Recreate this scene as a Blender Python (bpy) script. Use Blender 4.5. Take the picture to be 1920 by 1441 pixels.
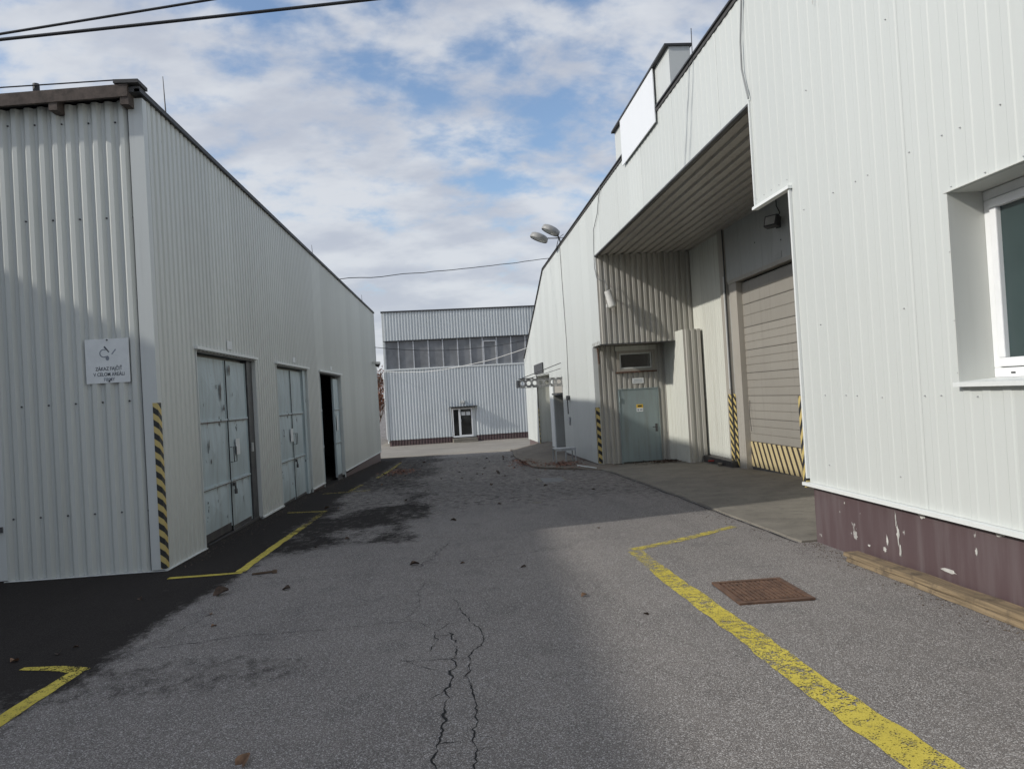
import bpy, math, random
from mathutils import Vector, Matrix, noise
random.seed(7)
for o in list(bpy.data.objects): bpy.data.objects.remove(o)
scene = bpy.context.scene
COL = scene.collection
R = math.radians

# ------------------------------------------------------------------ camera
cam_d = bpy.data.cameras.new('camera'); cam = bpy.data.objects.new('camera', cam_d); COL.objects.link(cam)
cam_d.sensor_width = 36; cam_d.sensor_fit = 'HORIZONTAL'; cam_d.lens = 36 * 1441 / 1920
cam_d.clip_start = 0.05; cam_d.clip_end = 3000
CAMROT = ((0.996267, 0.057285, -0.064580), (-0.063706, -0.016965, -0.997825), (-0.058256, 0.998214, -0.013252))
cam.matrix_world = Matrix.Translation((0, 0, 1.65)) @ Matrix(CAMROT).to_4x4()
scene.camera = cam
scene.cycles.max_bounces = 6; scene.cycles.diffuse_bounces = 3
scene.render.resolution_x = 1024; scene.render.resolution_y = 768

# ------------------------------------------------------------------ sun, sky, exposure
SUN_DIR = Vector((1, .25, -.58)).normalized()          # direction the light travels
sd = bpy.data.lights.new('sun', 'SUN'); sd.energy = 2.45; sd.angle = R(1.1); sd.color = (1, .965, .9)
sun = bpy.data.objects.new('sun', sd); COL.objects.link(sun)
sun.rotation_euler = SUN_DIR.to_track_quat('-Z', 'Y').to_euler()
sun.location = (-20, -4, 15)
scene.view_settings.view_transform = 'Standard'; scene.view_settings.look = 'None'
scene.view_settings.exposure = .24; scene.view_settings.gamma = 1; scene.view_settings.use_curve_mapping = False

class NT:
    """small node helper"""
    def __init__(s, tree): s.t = tree; s.n = tree.nodes; s.l = tree.links
    def node(s, typ, **kw):
        n = s.n.new(typ)
        for k, v in kw.items(): setattr(n, k, v)
        return n
    def put(s, sock, v):
        if isinstance(v, bpy.types.NodeSocket): s.l.new(v, sock)
        elif v is not None: sock.default_value = v
    def math(s, op, a, b=None, c=None, clamp=False):
        n = s.node('ShaderNodeMath', operation=op); n.use_clamp = clamp
        s.put(n.inputs[0], a)
        if b is not None: s.put(n.inputs[1], b)
        if c is not None: s.put(n.inputs[2], c)
        return n.outputs[0]
    def mix(s, f, a, b):
        n = s.node('ShaderNodeMix', data_type='RGBA'); s.put(n.inputs[0], f)
        s.put(n.inputs[6], a if isinstance(a, bpy.types.NodeSocket) else (*a, 1)[:4])
        s.put(n.inputs[7], b if isinstance(b, bpy.types.NodeSocket) else (*b, 1)[:4]); return n.outputs[2]
    def ramp(s, f, lo, hi, a=0., b=1.):
        n = s.node('ShaderNodeMapRange'); n.interpolation_type = 'SMOOTHSTEP'
        s.put(n.inputs[0], f); n.inputs[1].default_value = lo; n.inputs[2].default_value = hi
        n.inputs[3].default_value = a; n.inputs[4].default_value = b; return n.outputs[0]
    def noise(s, vec, scale, detail=4, rough=.55, dist=0.):
        n = s.node('ShaderNodeTexNoise'); s.put(n.inputs['Vector'], vec); n.inputs['Scale'].default_value = scale
        n.inputs['Detail'].default_value = detail; n.inputs['Roughness'].default_value = rough
        n.inputs['Distortion'].default_value = dist; return n.outputs[0]
    def mapping(s, vec, scale=(1, 1, 1), rot=(0, 0, 0), loc=(0, 0, 0)):
        n = s.node('ShaderNodeMapping'); s.put(n.inputs[0], vec); n.inputs[1].default_value = loc
        n.inputs[2].default_value = rot; n.inputs[3].default_value = scale; return n.outputs[0]

world = bpy.data.worlds.new('World'); scene.world = world; world.use_nodes = True
w = NT(world.node_tree); w.n.clear()
SKY_STRENGTH = .15
sky = w.node('ShaderNodeTexSky', sky_type='NISHITA'); sky.sun_disc = False
sky.sun_elevation = math.asin(-SUN_DIR.z); sky.sun_rotation = math.atan2(-SUN_DIR.x, -SUN_DIR.y)
sky.air_density = 1.0; sky.dust_density = 1.3; sky.ozone_density = 1.8
tc = w.node('ShaderNodeTexCoord'); sp = w.node('ShaderNodeSeparateXYZ'); w.l.new(tc.outputs['Generated'], sp.inputs[0])
zz = w.math('ADD', w.math('MAXIMUM', sp.outputs[2], 0.0), .34)
cb = w.node('ShaderNodeCombineXYZ'); w.put(cb.inputs[0], w.math('DIVIDE', sp.outputs[0], zz)); w.put(cb.inputs[1], w.math('DIVIDE', sp.outputs[1], zz))
cv = cb.outputs[0]
m1 = w.mapping(cv, (1.0, 1.25, 1), (0, 0, R(-24)), (3.1, 1.7, 0))
n1 = w.noise(m1, 7.4, 7, .57, .1)
n2 = w.noise(w.mapping(cv, (1, 1.3, 1), (0, 0, R(-24)), (9.3, 4.2, 0)), 1.5, 3, .5)
cover = w.math('ADD', w.math('MULTIPLY', n1, .72), w.math('MULTIPLY', n2, .42))
low = w.ramp(sp.outputs[2], .02, .34, .15, 0.)          # more cloud towards the horizon
cover = w.math('ADD', cover, low)
cmask = w.ramp(cover, .42, .66)
n3 = w.noise(w.mapping(cv, (1, 1.6, 1), (0, 0, R(28)), (1.3, 7.7, 0)), 3.2, 5, .55)
ccol = w.mix(w.ramp(n3, .36, .62), (2.9, 3.1, 3.55), (3.95, 4.1, 4.35))
skyc = w.mix(w.math('MULTIPLY', cmask, .93), sky.outputs[0], ccol)
bg = w.node('ShaderNodeBackground'); w.put(bg.inputs[0], skyc); bg.inputs[1].default_value = SKY_STRENGTH
wo = w.node('ShaderNodeOutputWorld'); w.l.new(bg.outputs[0], wo.inputs[0])

# ------------------------------------------------------------------ materials
MATS = {}
def new_mat(name):
    m = bpy.data.materials.new(name); m.use_nodes = True
    t = NT(m.node_tree); t.n.clear()
    b = t.node('ShaderNodeBsdfPrincipled'); o = t.node('ShaderNodeOutputMaterial'); t.l.new(b.outputs[0], o.inputs[0])
    MATS[name] = m
    return m, t, b, o
def coords(t, kind='Object'):
    return t.node('ShaderNodeTexCoord').outputs[kind]
def bump(t, b, h, strength=.3, dist=.01):
    n = t.node('ShaderNodeBump'); n.inputs['Strength'].default_value = strength; n.inputs['Distance'].default_value = dist
    t.put(n.inputs['Height'], h); t.l.new(n.outputs[0], b.inputs['Normal'])

def plain(name, col, rough=.6, metal=0., var=.12, scale=6., bmp=0., bscale=40., spec=.5):
    m, t, b, o = new_mat(name); v = coords(t)
    n = t.noise(v, scale, 5, .6)
    c = t.mix(t.ramp(n, .3, .7), [x * (1 - var) for x in col], [min(1, x * (1 + var)) for x in col])
    t.put(b.inputs['Base Color'], c); b.inputs['Roughness'].default_value = rough; b.inputs['Metallic'].default_value = metal
    b.inputs['Specular IOR Level'].default_value = spec
    if bmp: bump(t, b, t.noise(v, bscale, 4), bmp, .005)
    return m

def siding(name, col, dirt, rough=.42, streak=.5, bump_s=.03, metal=0., rust=0.):
    """painted profiled sheet: per-sheet tone, vertical rain streaks, faint oil-canning"""
    m, t, b, o = new_mat(name); v = coords(t)
    oi = t.node('ShaderNodeObjectInfo').outputs['Random']
    st = t.noise(t.mapping(v, (7, 7, .35)), 1.6, 5, .62)
    bl = t.noise(v, .55, 4, .6)
    f = t.math('MULTIPLY', t.ramp(st, .48, .78), streak)
    f2 = t.math('MULTIPLY', t.ramp(bl, .5, .75), streak * .5)
    c = t.mix(t.math('MAXIMUM', f, f2), col, dirt)
    fine = t.noise(v, 35, 3, .6)
    c = t.mix(t.ramp(fine, .62, .76, 0, .14), c, dirt)
    tone = t.math('ADD', .94, t.math('MULTIPLY', oi, .10))
    hs = t.node('ShaderNodeHueSaturation'); t.put(hs.inputs['Value'], tone); t.put(hs.inputs['Color'], c)
    c = hs.outputs[0]
    if rust:
        r = t.noise(t.mapping(v, (1, 1, .6)), 9, 6, .65)
        c = t.mix(t.ramp(r, .66, .74, 0, rust), c, (.16, .08, .045))
    t.put(b.inputs['Base Color'], c); b.inputs['Roughness'].default_value = rough; b.inputs['Metallic'].default_value = metal
    t.put(b.inputs['Roughness'], t.math('ADD', rough - .08, t.math('MULTIPLY', bl, .2)))
    bump(t, b, t.noise(t.mapping(v, (1, 1, .45)), 1.7, 3, .5), bump_s, .06)
    return m

siding('siding_left', (.57, .585, .55), (.42, .43, .385), streak=.30)
siding('siding_right', (.575, .597, .572), (.50, .515, .48), streak=.2, bump_s=.025)
siding('siding_far', (.64, .67, .67), (.40, .43, .44), streak=.45)
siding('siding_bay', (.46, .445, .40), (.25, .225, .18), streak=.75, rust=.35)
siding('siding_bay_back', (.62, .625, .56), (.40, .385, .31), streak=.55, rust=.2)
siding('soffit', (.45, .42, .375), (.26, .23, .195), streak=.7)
siding('flashing', (.60, .62, .60), (.40, .41, .39), streak=.3)
siding('flashing_white', (.76, .78, .76), (.55, .56, .52), streak=.2)
siding('grey_panel', (.42, .43, .41), (.27, .26, .24), streak=.6, rust=.2)
siding('roller', (.30, .28, .245), (.19, .175, .15), streak=.45, rough=.5)
siding('jamb', (.38, .355, .31), (.24, .21, .17), streak=.5, rust=.3)
siding('sign_white', (.82, .84, .86), (.7, .72, .74), streak=.15)
siding('reveal', (.60, .61, .57), (.46, .46, .42), streak=.2)
plain('dark_trim', (.035, .036, .04), .6)
plain('black_void', (.012, .012, .013), .9)
plain('core', (.35, .35, .33), .9)
plain('wood_fascia', (.085, .066, .055), .85, var=.35, scale=9, bmp=.5)
plain('roof_felt', (.07, .068, .068), .9, bmp=.4)
plain('pvc', (.82, .83, .83), .3, var=.03)
plain('dark_metal', (.06, .06, .062), .5, var=.3)
plain('steel', (.33, .34, .34), .45, metal=.6, var=.2)
plain('canopy_steel', (.30, .295, .28), .6, metal=.2, var=.35, scale=9)
plain('galv', (.45, .46, .46), .5, metal=.4, var=.2)
plain('cable', (.02, .02, .022), .55)
plain('cable_grey', (.25, .26, .26), .6)
plain('cable_white', (.6, .6, .58), .6)
plain('rusty', (.11, .055, .035), .8, var=.5, scale=18, bmp=.5)
plain('mullion', (.50, .51, .52), .5, var=.15)
plain('paper', (.72, .74, .73), .7, var=.05)
plain('ink', (.085, .095, .11), .8, var=.3)
plain('ink_faded', (.25, .275, .31), .8, var=.25)
plain('ink_dark', (.03, .03, .03), .8)
plain('yellow_plate', (.75, .5, .05), .6)
plain('red_bit', (.30, .03, .025), .7)
plain('lamp_grey', (.33, .325, .31), .5, var=.2)
plain('lamp_white', (.62, .61, .57), .45, var=.1)
plain('lens', (.45, .45, .43), .2, var=.1)
plain('bark', (.085, .065, .05), .95, var=.4, scale=12)
plain('twig', (.11, .075, .05), .95, var=.4)
plain('leaf_brown', (.07, .045, .03), .85, var=.5, scale=20)
plain('leaf_tan', (.20, .115, .065), .8, var=.4, scale=20)
plain('leaf_red', (.17, .075, .045), .85, var=.5, scale=3)
plain('crack', (.012, .0115, .011), .95)
plain('hole', (.008, .008, .008), .9)

def hazard(name, k, off=0., yel=(.55, .43, .16), blk=(.028, .028, .028), duty=.5, worn=.12):
    m, t, b, o = new_mat(name); v = coords(t)
    d = t.node('ShaderNodeVectorMath', operation='DOT_PRODUCT'); t.put(d.inputs[0], v); d.inputs[1].default_value = k
    f = t.math('FRACT', t.math('ADD', d.outputs['Value'], off + 100))
    s = t.math('GREATER_THAN', f, duty)
    n = t.noise(v, 22, 5, .65)
    c = t.mix(s, yel, blk)
    c = t.mix(t.ramp(n, .6, .72, 0, worn * 4), c, (.2, .19, .17))
    t.put(b.inputs['Base Color'], c); b.inputs['Roughness'].default_value = .55
    return m

def chipped(name, col, dark, thr=.66, dirt=(.16, .15, .12)):
    m, t, b, o = new_mat(name); v = coords(t)
    n = t.noise(t.mapping(v, (1, 1, .7)), 4.2, 7, .62); fine = t.noise(v, 26, 4, .6)
    chips = t.ramp(t.math('ADD', n, t.math('MULTIPLY', fine, .12)), thr + .06, thr + .075)
    st = t.noise(t.mapping(v, (5, 5, .5)), 1.5, 5, .6)
    c = t.mix(t.ramp(st, .42, .72, 0, .42), col, dirt)
    lo = t.noise(v, 1.3, 4)
    c = t.mix(t.ramp(lo, .35, .65, 0, .22), c, [min(1, x * 1.25) for x in col])
    c = t.mix(chips, c, dark)
    t.put(b.inputs['Base Color'], c); b.inputs['Roughness'].default_value = .5
    bump(t, b, chips, .35, -.003)
    return m
chipped('door_blue', (.45, .53, .55), (.05, .07, .075), .665)
chipped('door_green', (.25, .305, .305), (.14, .15, .13), .74)
chipped('plinth', (.098, .066, .069), (.40, .39, .37), .655, dirt=(.19, .165, .165))
chipped('plinth_far', (.115, .075, .075), (.2, .19, .18), .74)
chipped('kerb_dark', (.05, .047, .047), (.14, .13, .12), .72)

def glass(name, col, rough=.06):
    m, t, b, o = new_mat(name); v = coords(t)
    n = t.noise(v, .8, 3)
    t.put(b.inputs['Base Color'], t.mix(t.ramp(n, .3, .7), [x * .75 for x in col], [x * 1.2 for x in col]))
    t.put(b.inputs['Roughness'], t.math('ADD', rough, t.math('MULTIPLY', t.noise(v, 2.2, 4), rough * .8)))
    b.inputs['Specular IOR Level'].default_value = .6; return m
glass('glass_dark', (.012, .014, .015)); glass('glass_teal', (.035, .055, .055), .05)
glass('glass_band', (.20, .205, .21), .42)

def asphalt():
    m, t, b, o = new_mat('asphalt'); v = coords(t)
    at = t.node('ShaderNodeAttribute', attribute_name='stain'); dk = at.outputs['Fac']
    big = t.noise(v, .35, 4, .6); mid = t.noise(v, 2.3, 5, .62)
    g1 = t.noise(v, 185, 2, .6)
    vo = t.node('ShaderNodeTexVoronoi'); t.put(vo.inputs['Vector'], v); vo.inputs['Scale'].default_value = 180
    vr = t.node('ShaderNodeSeparateColor'); t.l.new(vo.outputs['Color'], vr.inputs[0])
    c = t.mix(t.ramp(big, .3, .7), (.245, .222, .204), (.318, .288, .262))
    c = t.mix(t.ramp(mid, .5, .72, 0, .5), c, (.150, .138, .130))
    trk = t.noise(t.mapping(v, (1.5, .16, 1)), 1.4, 5, .6)
    c = t.mix(t.ramp(trk, .5, .72, 0, .38), c, (.12, .11, .104))
    c = t.mix(t.ramp(g1, .38, .62, .8, 0), c, (.05, .046, .043))          # gaps between the stones
    c = t.mix(t.ramp(vr.outputs[0], .70, .98, 0, .85), c, (.50, .475, .45))     # pale chippings
    c = t.mix(t.ramp(vr.outputs[1], .82, 1, 0, .5), c, (.10, .075, .06))
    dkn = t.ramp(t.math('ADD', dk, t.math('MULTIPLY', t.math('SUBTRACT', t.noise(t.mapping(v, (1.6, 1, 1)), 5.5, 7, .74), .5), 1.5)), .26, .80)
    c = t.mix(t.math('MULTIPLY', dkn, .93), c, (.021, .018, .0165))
    t.put(b.inputs['Base Color'], c)
    b.inputs['Roughness'].default_value = .9
    t.put(b.inputs['Specular IOR Level'], t.math('SUBTRACT', .34, t.math('MULTIPLY', dkn, .26)))
    h = t.math('ADD', t.math('MULTIPLY', g1, .7), t.math('MULTIPLY', vo.outputs['Distance'], -.5))
    bump(t, b, h, .75, .007)
    return m
asphalt()

def concrete(name, a, bcol, dirt, sc=1.):
    m, t, b, o = new_mat(name); v = coords(t)
    n = t.noise(v, 1.1 * sc, 6, .62); n2 = t.noise(v, 5 * sc, 5, .65); f = t.noise(v, 110, 3)
    c = t.mix(t.ramp(n, .3, .7), a, bcol)
    c = t.mix(t.ramp(n2, .5, .75, 0, .6), c, dirt)
    c = t.mix(t.ramp(f, .35, .7, .25, 0), c, [x * .4 for x in a])
    t.put(b.inputs['Base Color'], c); b.inputs['Roughness'].default_value = .9
    bump(t, b, t.math('ADD', f, t.math('MULTIPLY', n2, 2)), .35, .006); return m
concrete('concrete', (.175, .158, .130), (.245, .222, .182), (.085, .078, .066), 1.6)
concrete('concrete_yard', (.25, .225, .19), (.33, .30, .255), (.15, .138, .12), .5)
concrete('pad_concrete', (.155, .13, .10), (.23, .195, .155), (.06, .045, .035), 2.2)
concrete('dirt', (.085, .062, .045), (.14, .115, .09), (.04, .03, .024), 2.)

def line_paint():
    m, t, b, o = new_mat('line_paint'); v = coords(t)
    n = t.noise(v, 13, 6, .72); g = t.noise(v, 95, 3, .6); big = t.noise(v, 1.6, 4, .6)
    at = t.node('ShaderNodeAttribute', attribute_name='wear').outputs['Fac']
    wv = t.math('ADD', t.math('ADD', t.math('MULTIPLY', n, .50), t.math('MULTIPLY', g, .62)), t.math('MULTIPLY', big, .25))
    wv = t.math('ADD', wv, at)
    c = t.mix(t.ramp(big, .3, .7), (.50, .40, .05), (.60, .49, .075))
    c = t.mix(t.ramp(n, .45, .75, 0, .55), c, (.26, .22, .07))
    t.put(b.inputs['Base Color'], c); b.inputs['Roughness'].default_value = .8
    tr = t.node('ShaderNodeBsdfTransparent'); mx = t.node('ShaderNodeMixShader')
    t.put(mx.inputs[0], t.ramp(wv, .70, .78)); t.l.new(b.outputs[0], mx.inputs[1]); t.l.new(tr.outputs[0], mx.inputs[2])
    t.l.new(mx.outputs[0], o.inputs[0]); bump(t, b, g, .5, .004); return m
line_paint()

def timber():
    m, t, b, o = new_mat('timber'); v = coords(t)
    g = t.noise(t.mapping(v, (30, 1.2, 30)), 1.5, 6, .6, .4)
    c = t.mix(t.ramp(g, .3, .7), (.15, .11, .065), (.29, .215, .125))
    c = t.mix(t.ramp(t.noise(v, 5, 6, .7), .48, .66, 0, .75), c, (.085, .065, .046))
    t.put(b.inputs['Base Color'], c); b.inputs['Roughness'].default_value = .8; bump(t, b, g, .4, .004)
timber()
def rust_plate():
    m, t, b, o = new_mat('rust_plate'); v = coords(t)
    n = t.noise(v, 14, 6, .65)
    t.put(b.inputs['Base Color'], t.mix(t.ramp(n, .3, .7), (.075, .040, .025), (.15, .082, .050)))
    b.inputs['Roughness'].default_value = .75; bump(t, b, t.noise(v, 90, 4), .4, .003)
rust_plate()

# ------------------------------------------------------------------ mesh helpers
class MB:
    def __init__(s): s.v = []; s.f = []
    def quad(s, a, b, c, d):
        i = len(s.v); s.v += [tuple(a), tuple(b), tuple(c), tuple(d)]; s.f.append((i, i + 1, i + 2, i + 3)); return s
    def tri(s, a, b, c):
        i = len(s.v); s.v += [tuple(a), tuple(b), tuple(c)]; s.f.append((i, i + 1, i + 2)); return s
    def hexa(s, p):
        i = len(s.v); s.v += [tuple(q) for q in p]
        s.f += [tuple(i + k for k in q) for q in ((3, 2, 1, 0), (4, 5, 6, 7), (0, 1, 5, 4), (1, 2, 6, 5), (2, 3, 7, 6), (3, 0, 4, 7))]; return s
    def box(s, x0, x1, y0, y1, z0, z1):
        x0, x1 = sorted((x0, x1)); y0, y1 = sorted((y0, y1)); z0, z1 = sorted((z0, z1))
        return s.hexa([(x0, y0, z0), (x1, y0, z0), (x1, y1, z0), (x0, y1, z0), (x0, y0, z1), (x1, y0, z1), (x1, y1, z1), (x0, y1, z1)])
    def tube(s, pts, r, n=6, cap=True):
        pts = [Vector(p) for p in pts]; rs = r if isinstance(r, (list, tuple)) else [r] * len(pts)
        base = len(s.v); ref = None
        for i, p in enumerate(pts):
            d = (pts[min(i + 1, len(pts) - 1)] - pts[max(i - 1, 0)]).normalized()
            if ref is None: ref = Vector((0, 0, 1)) if abs(d.z) < .9 else Vector((1, 0, 0))
            a = d.cross(ref).normalized(); bb = d.cross(a).normalized(); ref = a.cross(d)
            for k in range(n):
                t = 2 * math.pi * k / n; s.v.append(tuple(p + (a * math.cos(t) + bb * math.sin(t)) * rs[i]))
        for i in range(len(pts) - 1):
            for k in range(n):
                a0 = base + i * n; k2 = (k + 1) % n
                s.f.append((a0 + k, a0 + k2, a0 + n + k2, a0 + n + k))
        if cap:
            s.f.append(tuple(base + k for k in range(n))[::-1]); s.f.append(tuple(base + (len(pts) - 1) * n + k for k in range(n)))
        return s
    def build(s, name, mat, parent=None, smooth=False, bevel=0.):
        me = bpy.data.meshes.new(name); me.from_pydata(s.v, [], s.f); me.update()
        if smooth:
            for p in me.polygons: p.use_smooth = True
        me.materials.append(MATS[mat] if isinstance(mat, str) else mat)
        o = bpy.data.objects.new(name, me); COL.objects.link(o)
        if parent: o.parent = parent
        if bevel:
            b = o.modifiers.new('bevel', 'BEVEL'); b.width = bevel; b.segments = 2; b.limit_method = 'ANGLE'
        return o
def tag(o, label=None, cat=None, group=None, kind=None):
    if label: o['label'] = label
    if cat: o['category'] = cat
    if group: o['group'] = group
    if kind: o['kind'] = kind
    return o
def empty(name, loc, rz=0., label=None, cat=None, group=None):
    o = bpy.data.objects.new(name, None); COL.objects.link(o); o.location = loc; o.rotation_euler = (0, 0, rz)
    o.empty_display_size = .2
    return tag(o, label, cat, group)
def box(name, mat, parent, *b, bevel=0.): return MB().box(*b).build(name, mat, parent, bevel=bevel)
def cylinder(mb, a, b, r, n=16): return mb.tube([a, b], r, n)
def text(name, body, size, mat, parent, loc, rot, align='CENTER'):
    cu = bpy.data.curves.new(name, 'FONT'); cu.body = body; cu.size = size; cu.align_x = align; cu.align_y = 'CENTER'; cu.extrude = .0006; cu.offset = .0006 if size < .1 else 0
    ob = bpy.data.objects.new(name, cu); COL.objects.link(ob)
    dg = bpy.context.evaluated_depsgraph_get(); me = bpy.data.meshes.new_from_object(ob.evaluated_get(dg))
    bpy.data.objects.remove(ob); o = bpy.data.objects.new(name, me); COL.objects.link(o)
    me.materials.clear(); me.materials.append(MATS[mat]); o.parent = parent; o.location = loc; o.rotation_euler = rot
    return o

def interp(y, ys, zs):
    if y <= ys[0]: return zs[0]
    for i in range(len(ys) - 1):
        if y <= ys[i + 1]:
            t = (y - ys[i]) / (ys[i + 1] - ys[i]); return zs[i] + (zs[i + 1] - zs[i]) * t
    return zs[-1]
def gz0(y): return interp(y, [4, 8, 16, 20, 31, 37, 53, 70], [0, -.06, -.2, -.33, -.68, -.98, -1.45, -1.52])
def gz(x, y):
    z = sum(gz0(y + d) for d in (-1.2, -.4, .4, 1.2)) / 4
    if -8 < x < 8 and -2 < y < 36:
        z += .010 * noise.noise((x * .7, y * .5, 3.3))
    return z

# ribbed sheet --------------------------------------------------------------
def sheet(name, mat, parent, org, along, out, up, segs, pitch, prof, phase=0., thick=.0):
    """segs: list of (s0, s1, z0, z1); prof: (fraction, depth) points over one pitch. z0/z1 may be functions of s."""
    org, along, out, up = (Vector(q) for q in (org, along, out, up)); mb = MB()
    def depth(s):
        f = ((s - phase) / pitch) % 1.0
        for i in range(len(prof) - 1):
            if prof[i][0] <= f <= prof[i + 1][0]:
                w_ = prof[i + 1][0] - prof[i][0]
                return prof[i][1] + (prof[i + 1][1] - prof[i][1]) * ((f - prof[i][0]) / w_ if w_ else 0)
        return prof[-1][1]
    for s0, s1, z0, z1 in segs:
        br = {round(s0, 5), round(s1, 5)}
        k = math.floor((s0 - phase) / pitch) - 1
        while phase + k * pitch < s1 + pitch:
            for f, _ in prof:
                q = phase + (k + f) * pitch
                if s0 + 1e-4 < q < s1 - 1e-4: br.add(round(q, 5))
            k += 1
        br = sorted(br); idx = []
        for q in br:
            za = z0(q) if callable(z0) else z0; zb = z1(q) if callable(z1) else z1
            d = depth(q); i = len(mb.v)
            mb.v.append(tuple(org + along * q + out * d + up * za)); mb.v.append(tuple(org + along * q + out * d + up * zb)); idx.append(i)
        for a, b in zip(idx, idx[1:]): mb.f.append((a, b, b + 1, a + 1))
    return mb.build(name, mat, parent)

def sheets(mat, parent, org, along, out, up, s0, s1, width, z0, z1, holes, pitch, prof, name='siding_sheet'):
    """a wall of single sheets side by side; holes: (sa, sb, zlo, zhi)"""
    n = math.ceil((s1 - s0) / width - 1e-6); res = []
    for i in range(n):
        a = s0 + i * width; b = min(s1, a + width)
        cuts = sorted({a, b, *[q for h in holes for q in h[:2] if a < q < b]})
        segs = []
        for ca, cb in zip(cuts, cuts[1:]):
            mid = (ca + cb) / 2; hs = sorted([h for h in holes if h[0] < mid < h[1]], key=lambda h: h[2])
            lo = z0
            for h in hs:
                if not callable(lo) and not callable(h[2]) and h[2] <= lo + 1e-6: lo = h[3]; continue
                if callable(lo) and h[2] < -50: lo = h[3]; continue
                segs.append((ca, cb, lo, h[2])); lo = h[3]
            if callable(lo) or callable(z1) or z1 > lo + 1e-4: segs.append((ca, cb, lo, z1))
        if not segs: continue
        off = Vector(out) * (.0012 if i % 2 else 0)
        if len(cuts) == 2 and len(segs) == 2:
            res.append(sheet(name, mat, parent, Vector(org) + off, along, out, up, segs[1:], pitch, prof, phase=s0)); segs = segs[:1]
        res.append(sheet(name, mat, parent, Vector(org) + off, along, out, up, segs, pitch, prof, phase=s0))
    return res
TRAP = [(0, 0), (.30, 0), (.40, 1), (.90, 1), (1, 0)]
def prof(d, p=TRAP): return [(f, h * d) for f, h in p]
SHALLOW = prof(.0048, [(0, 0), (.10, 0), (.16, 1), (.48, 1), (.54, 0), (1, 0)])

def dots(name, mat, parent, pts, out, r=.009):
    """sheet screws with washers, too small to tell apart: one part"""
    out = Vector(out).normalized(); ref = Vector((0, 0, 1)) if abs(out.z) < .9 else Vector((1, 0, 0))
    a = out.cross(ref).normalized(); b = out.cross(a); mb = MB()
    for p in pts:
        p = Vector(p); i = len(mb.v)
        for rr, h in ((r, -.004), (r * .9, .004), (r * .45, .009)):
            for k in range(6):
                t = k * math.pi / 3; mb.v.append(tuple(p + a * rr * math.cos(t) + b * rr * math.sin(t) + out * h))
        for ring in (0, 1):
            for k in range(6):
                k2 = (k + 1) % 6; mb.f.append((i + ring * 6 + k, i + ring * 6 + k2, i + ring * 6 + 6 + k2, i + ring * 6 + 6 + k))
        mb.f.append(tuple(i + 12 + k for k in range(6)))
    return tag(mb.build(name, mat, parent), kind='stuff')

# ------------------------------------------------------------------ ground
def axis(fine0, fine1, step, far):
    a = []; q = fine0
    while q <= fine1 + 1e-6: a.append(q); q += step
    d = step; lo = []; q = fine0
    while q > -far: d *= 1.5; q -= d; lo.append(q)
    d = step; hi = []; q = fine1
    while q < far: d *= 1.5; q += d; hi.append(q)
    return lo[::-1] + a + hi
gx = axis(-5.4, 5.6, .1, 900); gy = axis(1.5, 36, .1, 1200)
def sstep(a, b, x):
    t = max(0, min(1, (x - a) / (b - a))); return t * t * (3 - 2 * t)
def stain(x, y):
    if not (-9 < x < 6 and 0 < y < 40): return 0.
    n = noise.noise((x * .9, y * .5, .7)); n2 = noise.noise((x * 2.1, y * 1.1, 5.1))
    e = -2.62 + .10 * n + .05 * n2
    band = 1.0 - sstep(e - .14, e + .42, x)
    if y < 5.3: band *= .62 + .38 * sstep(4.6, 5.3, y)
    # spilt, tracked dirt in front of the doors
    p = sstep(9.0, 10.0, y + .5 * n) * (1 - sstep(14, 19, y)) * (1 - sstep(-1.2, -.2, x + .5 * n2))
    p *= .55 + .45 * sstep(-.15, .25, n + .4 * n2 + .12)
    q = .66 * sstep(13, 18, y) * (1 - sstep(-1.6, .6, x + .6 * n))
    r = .40 * sstep(.12, .45, noise.noise((x * .8 + 3, y * .9, 9.))) * (1 - sstep(-.2, .4, x)) * (1 - sstep(5.2, 6, y))
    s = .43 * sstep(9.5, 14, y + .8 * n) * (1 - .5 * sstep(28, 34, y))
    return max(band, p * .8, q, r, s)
mb = MB(); att = []
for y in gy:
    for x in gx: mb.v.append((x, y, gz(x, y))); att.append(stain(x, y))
nx = len(gx)
for j in range(len(gy) - 1):
    for i in range(nx - 1):
        a = j * nx + i; mb.f.append((a, a + 1, a + nx + 1, a + nx))
ground = mb.build('asphalt_ground', 'asphalt', smooth=True)
tag(ground, 'worn grey asphalt yard running between the two halls', 'asphalt', kind='structure')
ly = ground.data.attributes.new('stain', 'FLOAT', 'POINT'); ly.data.foreach_set('value', att)

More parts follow.
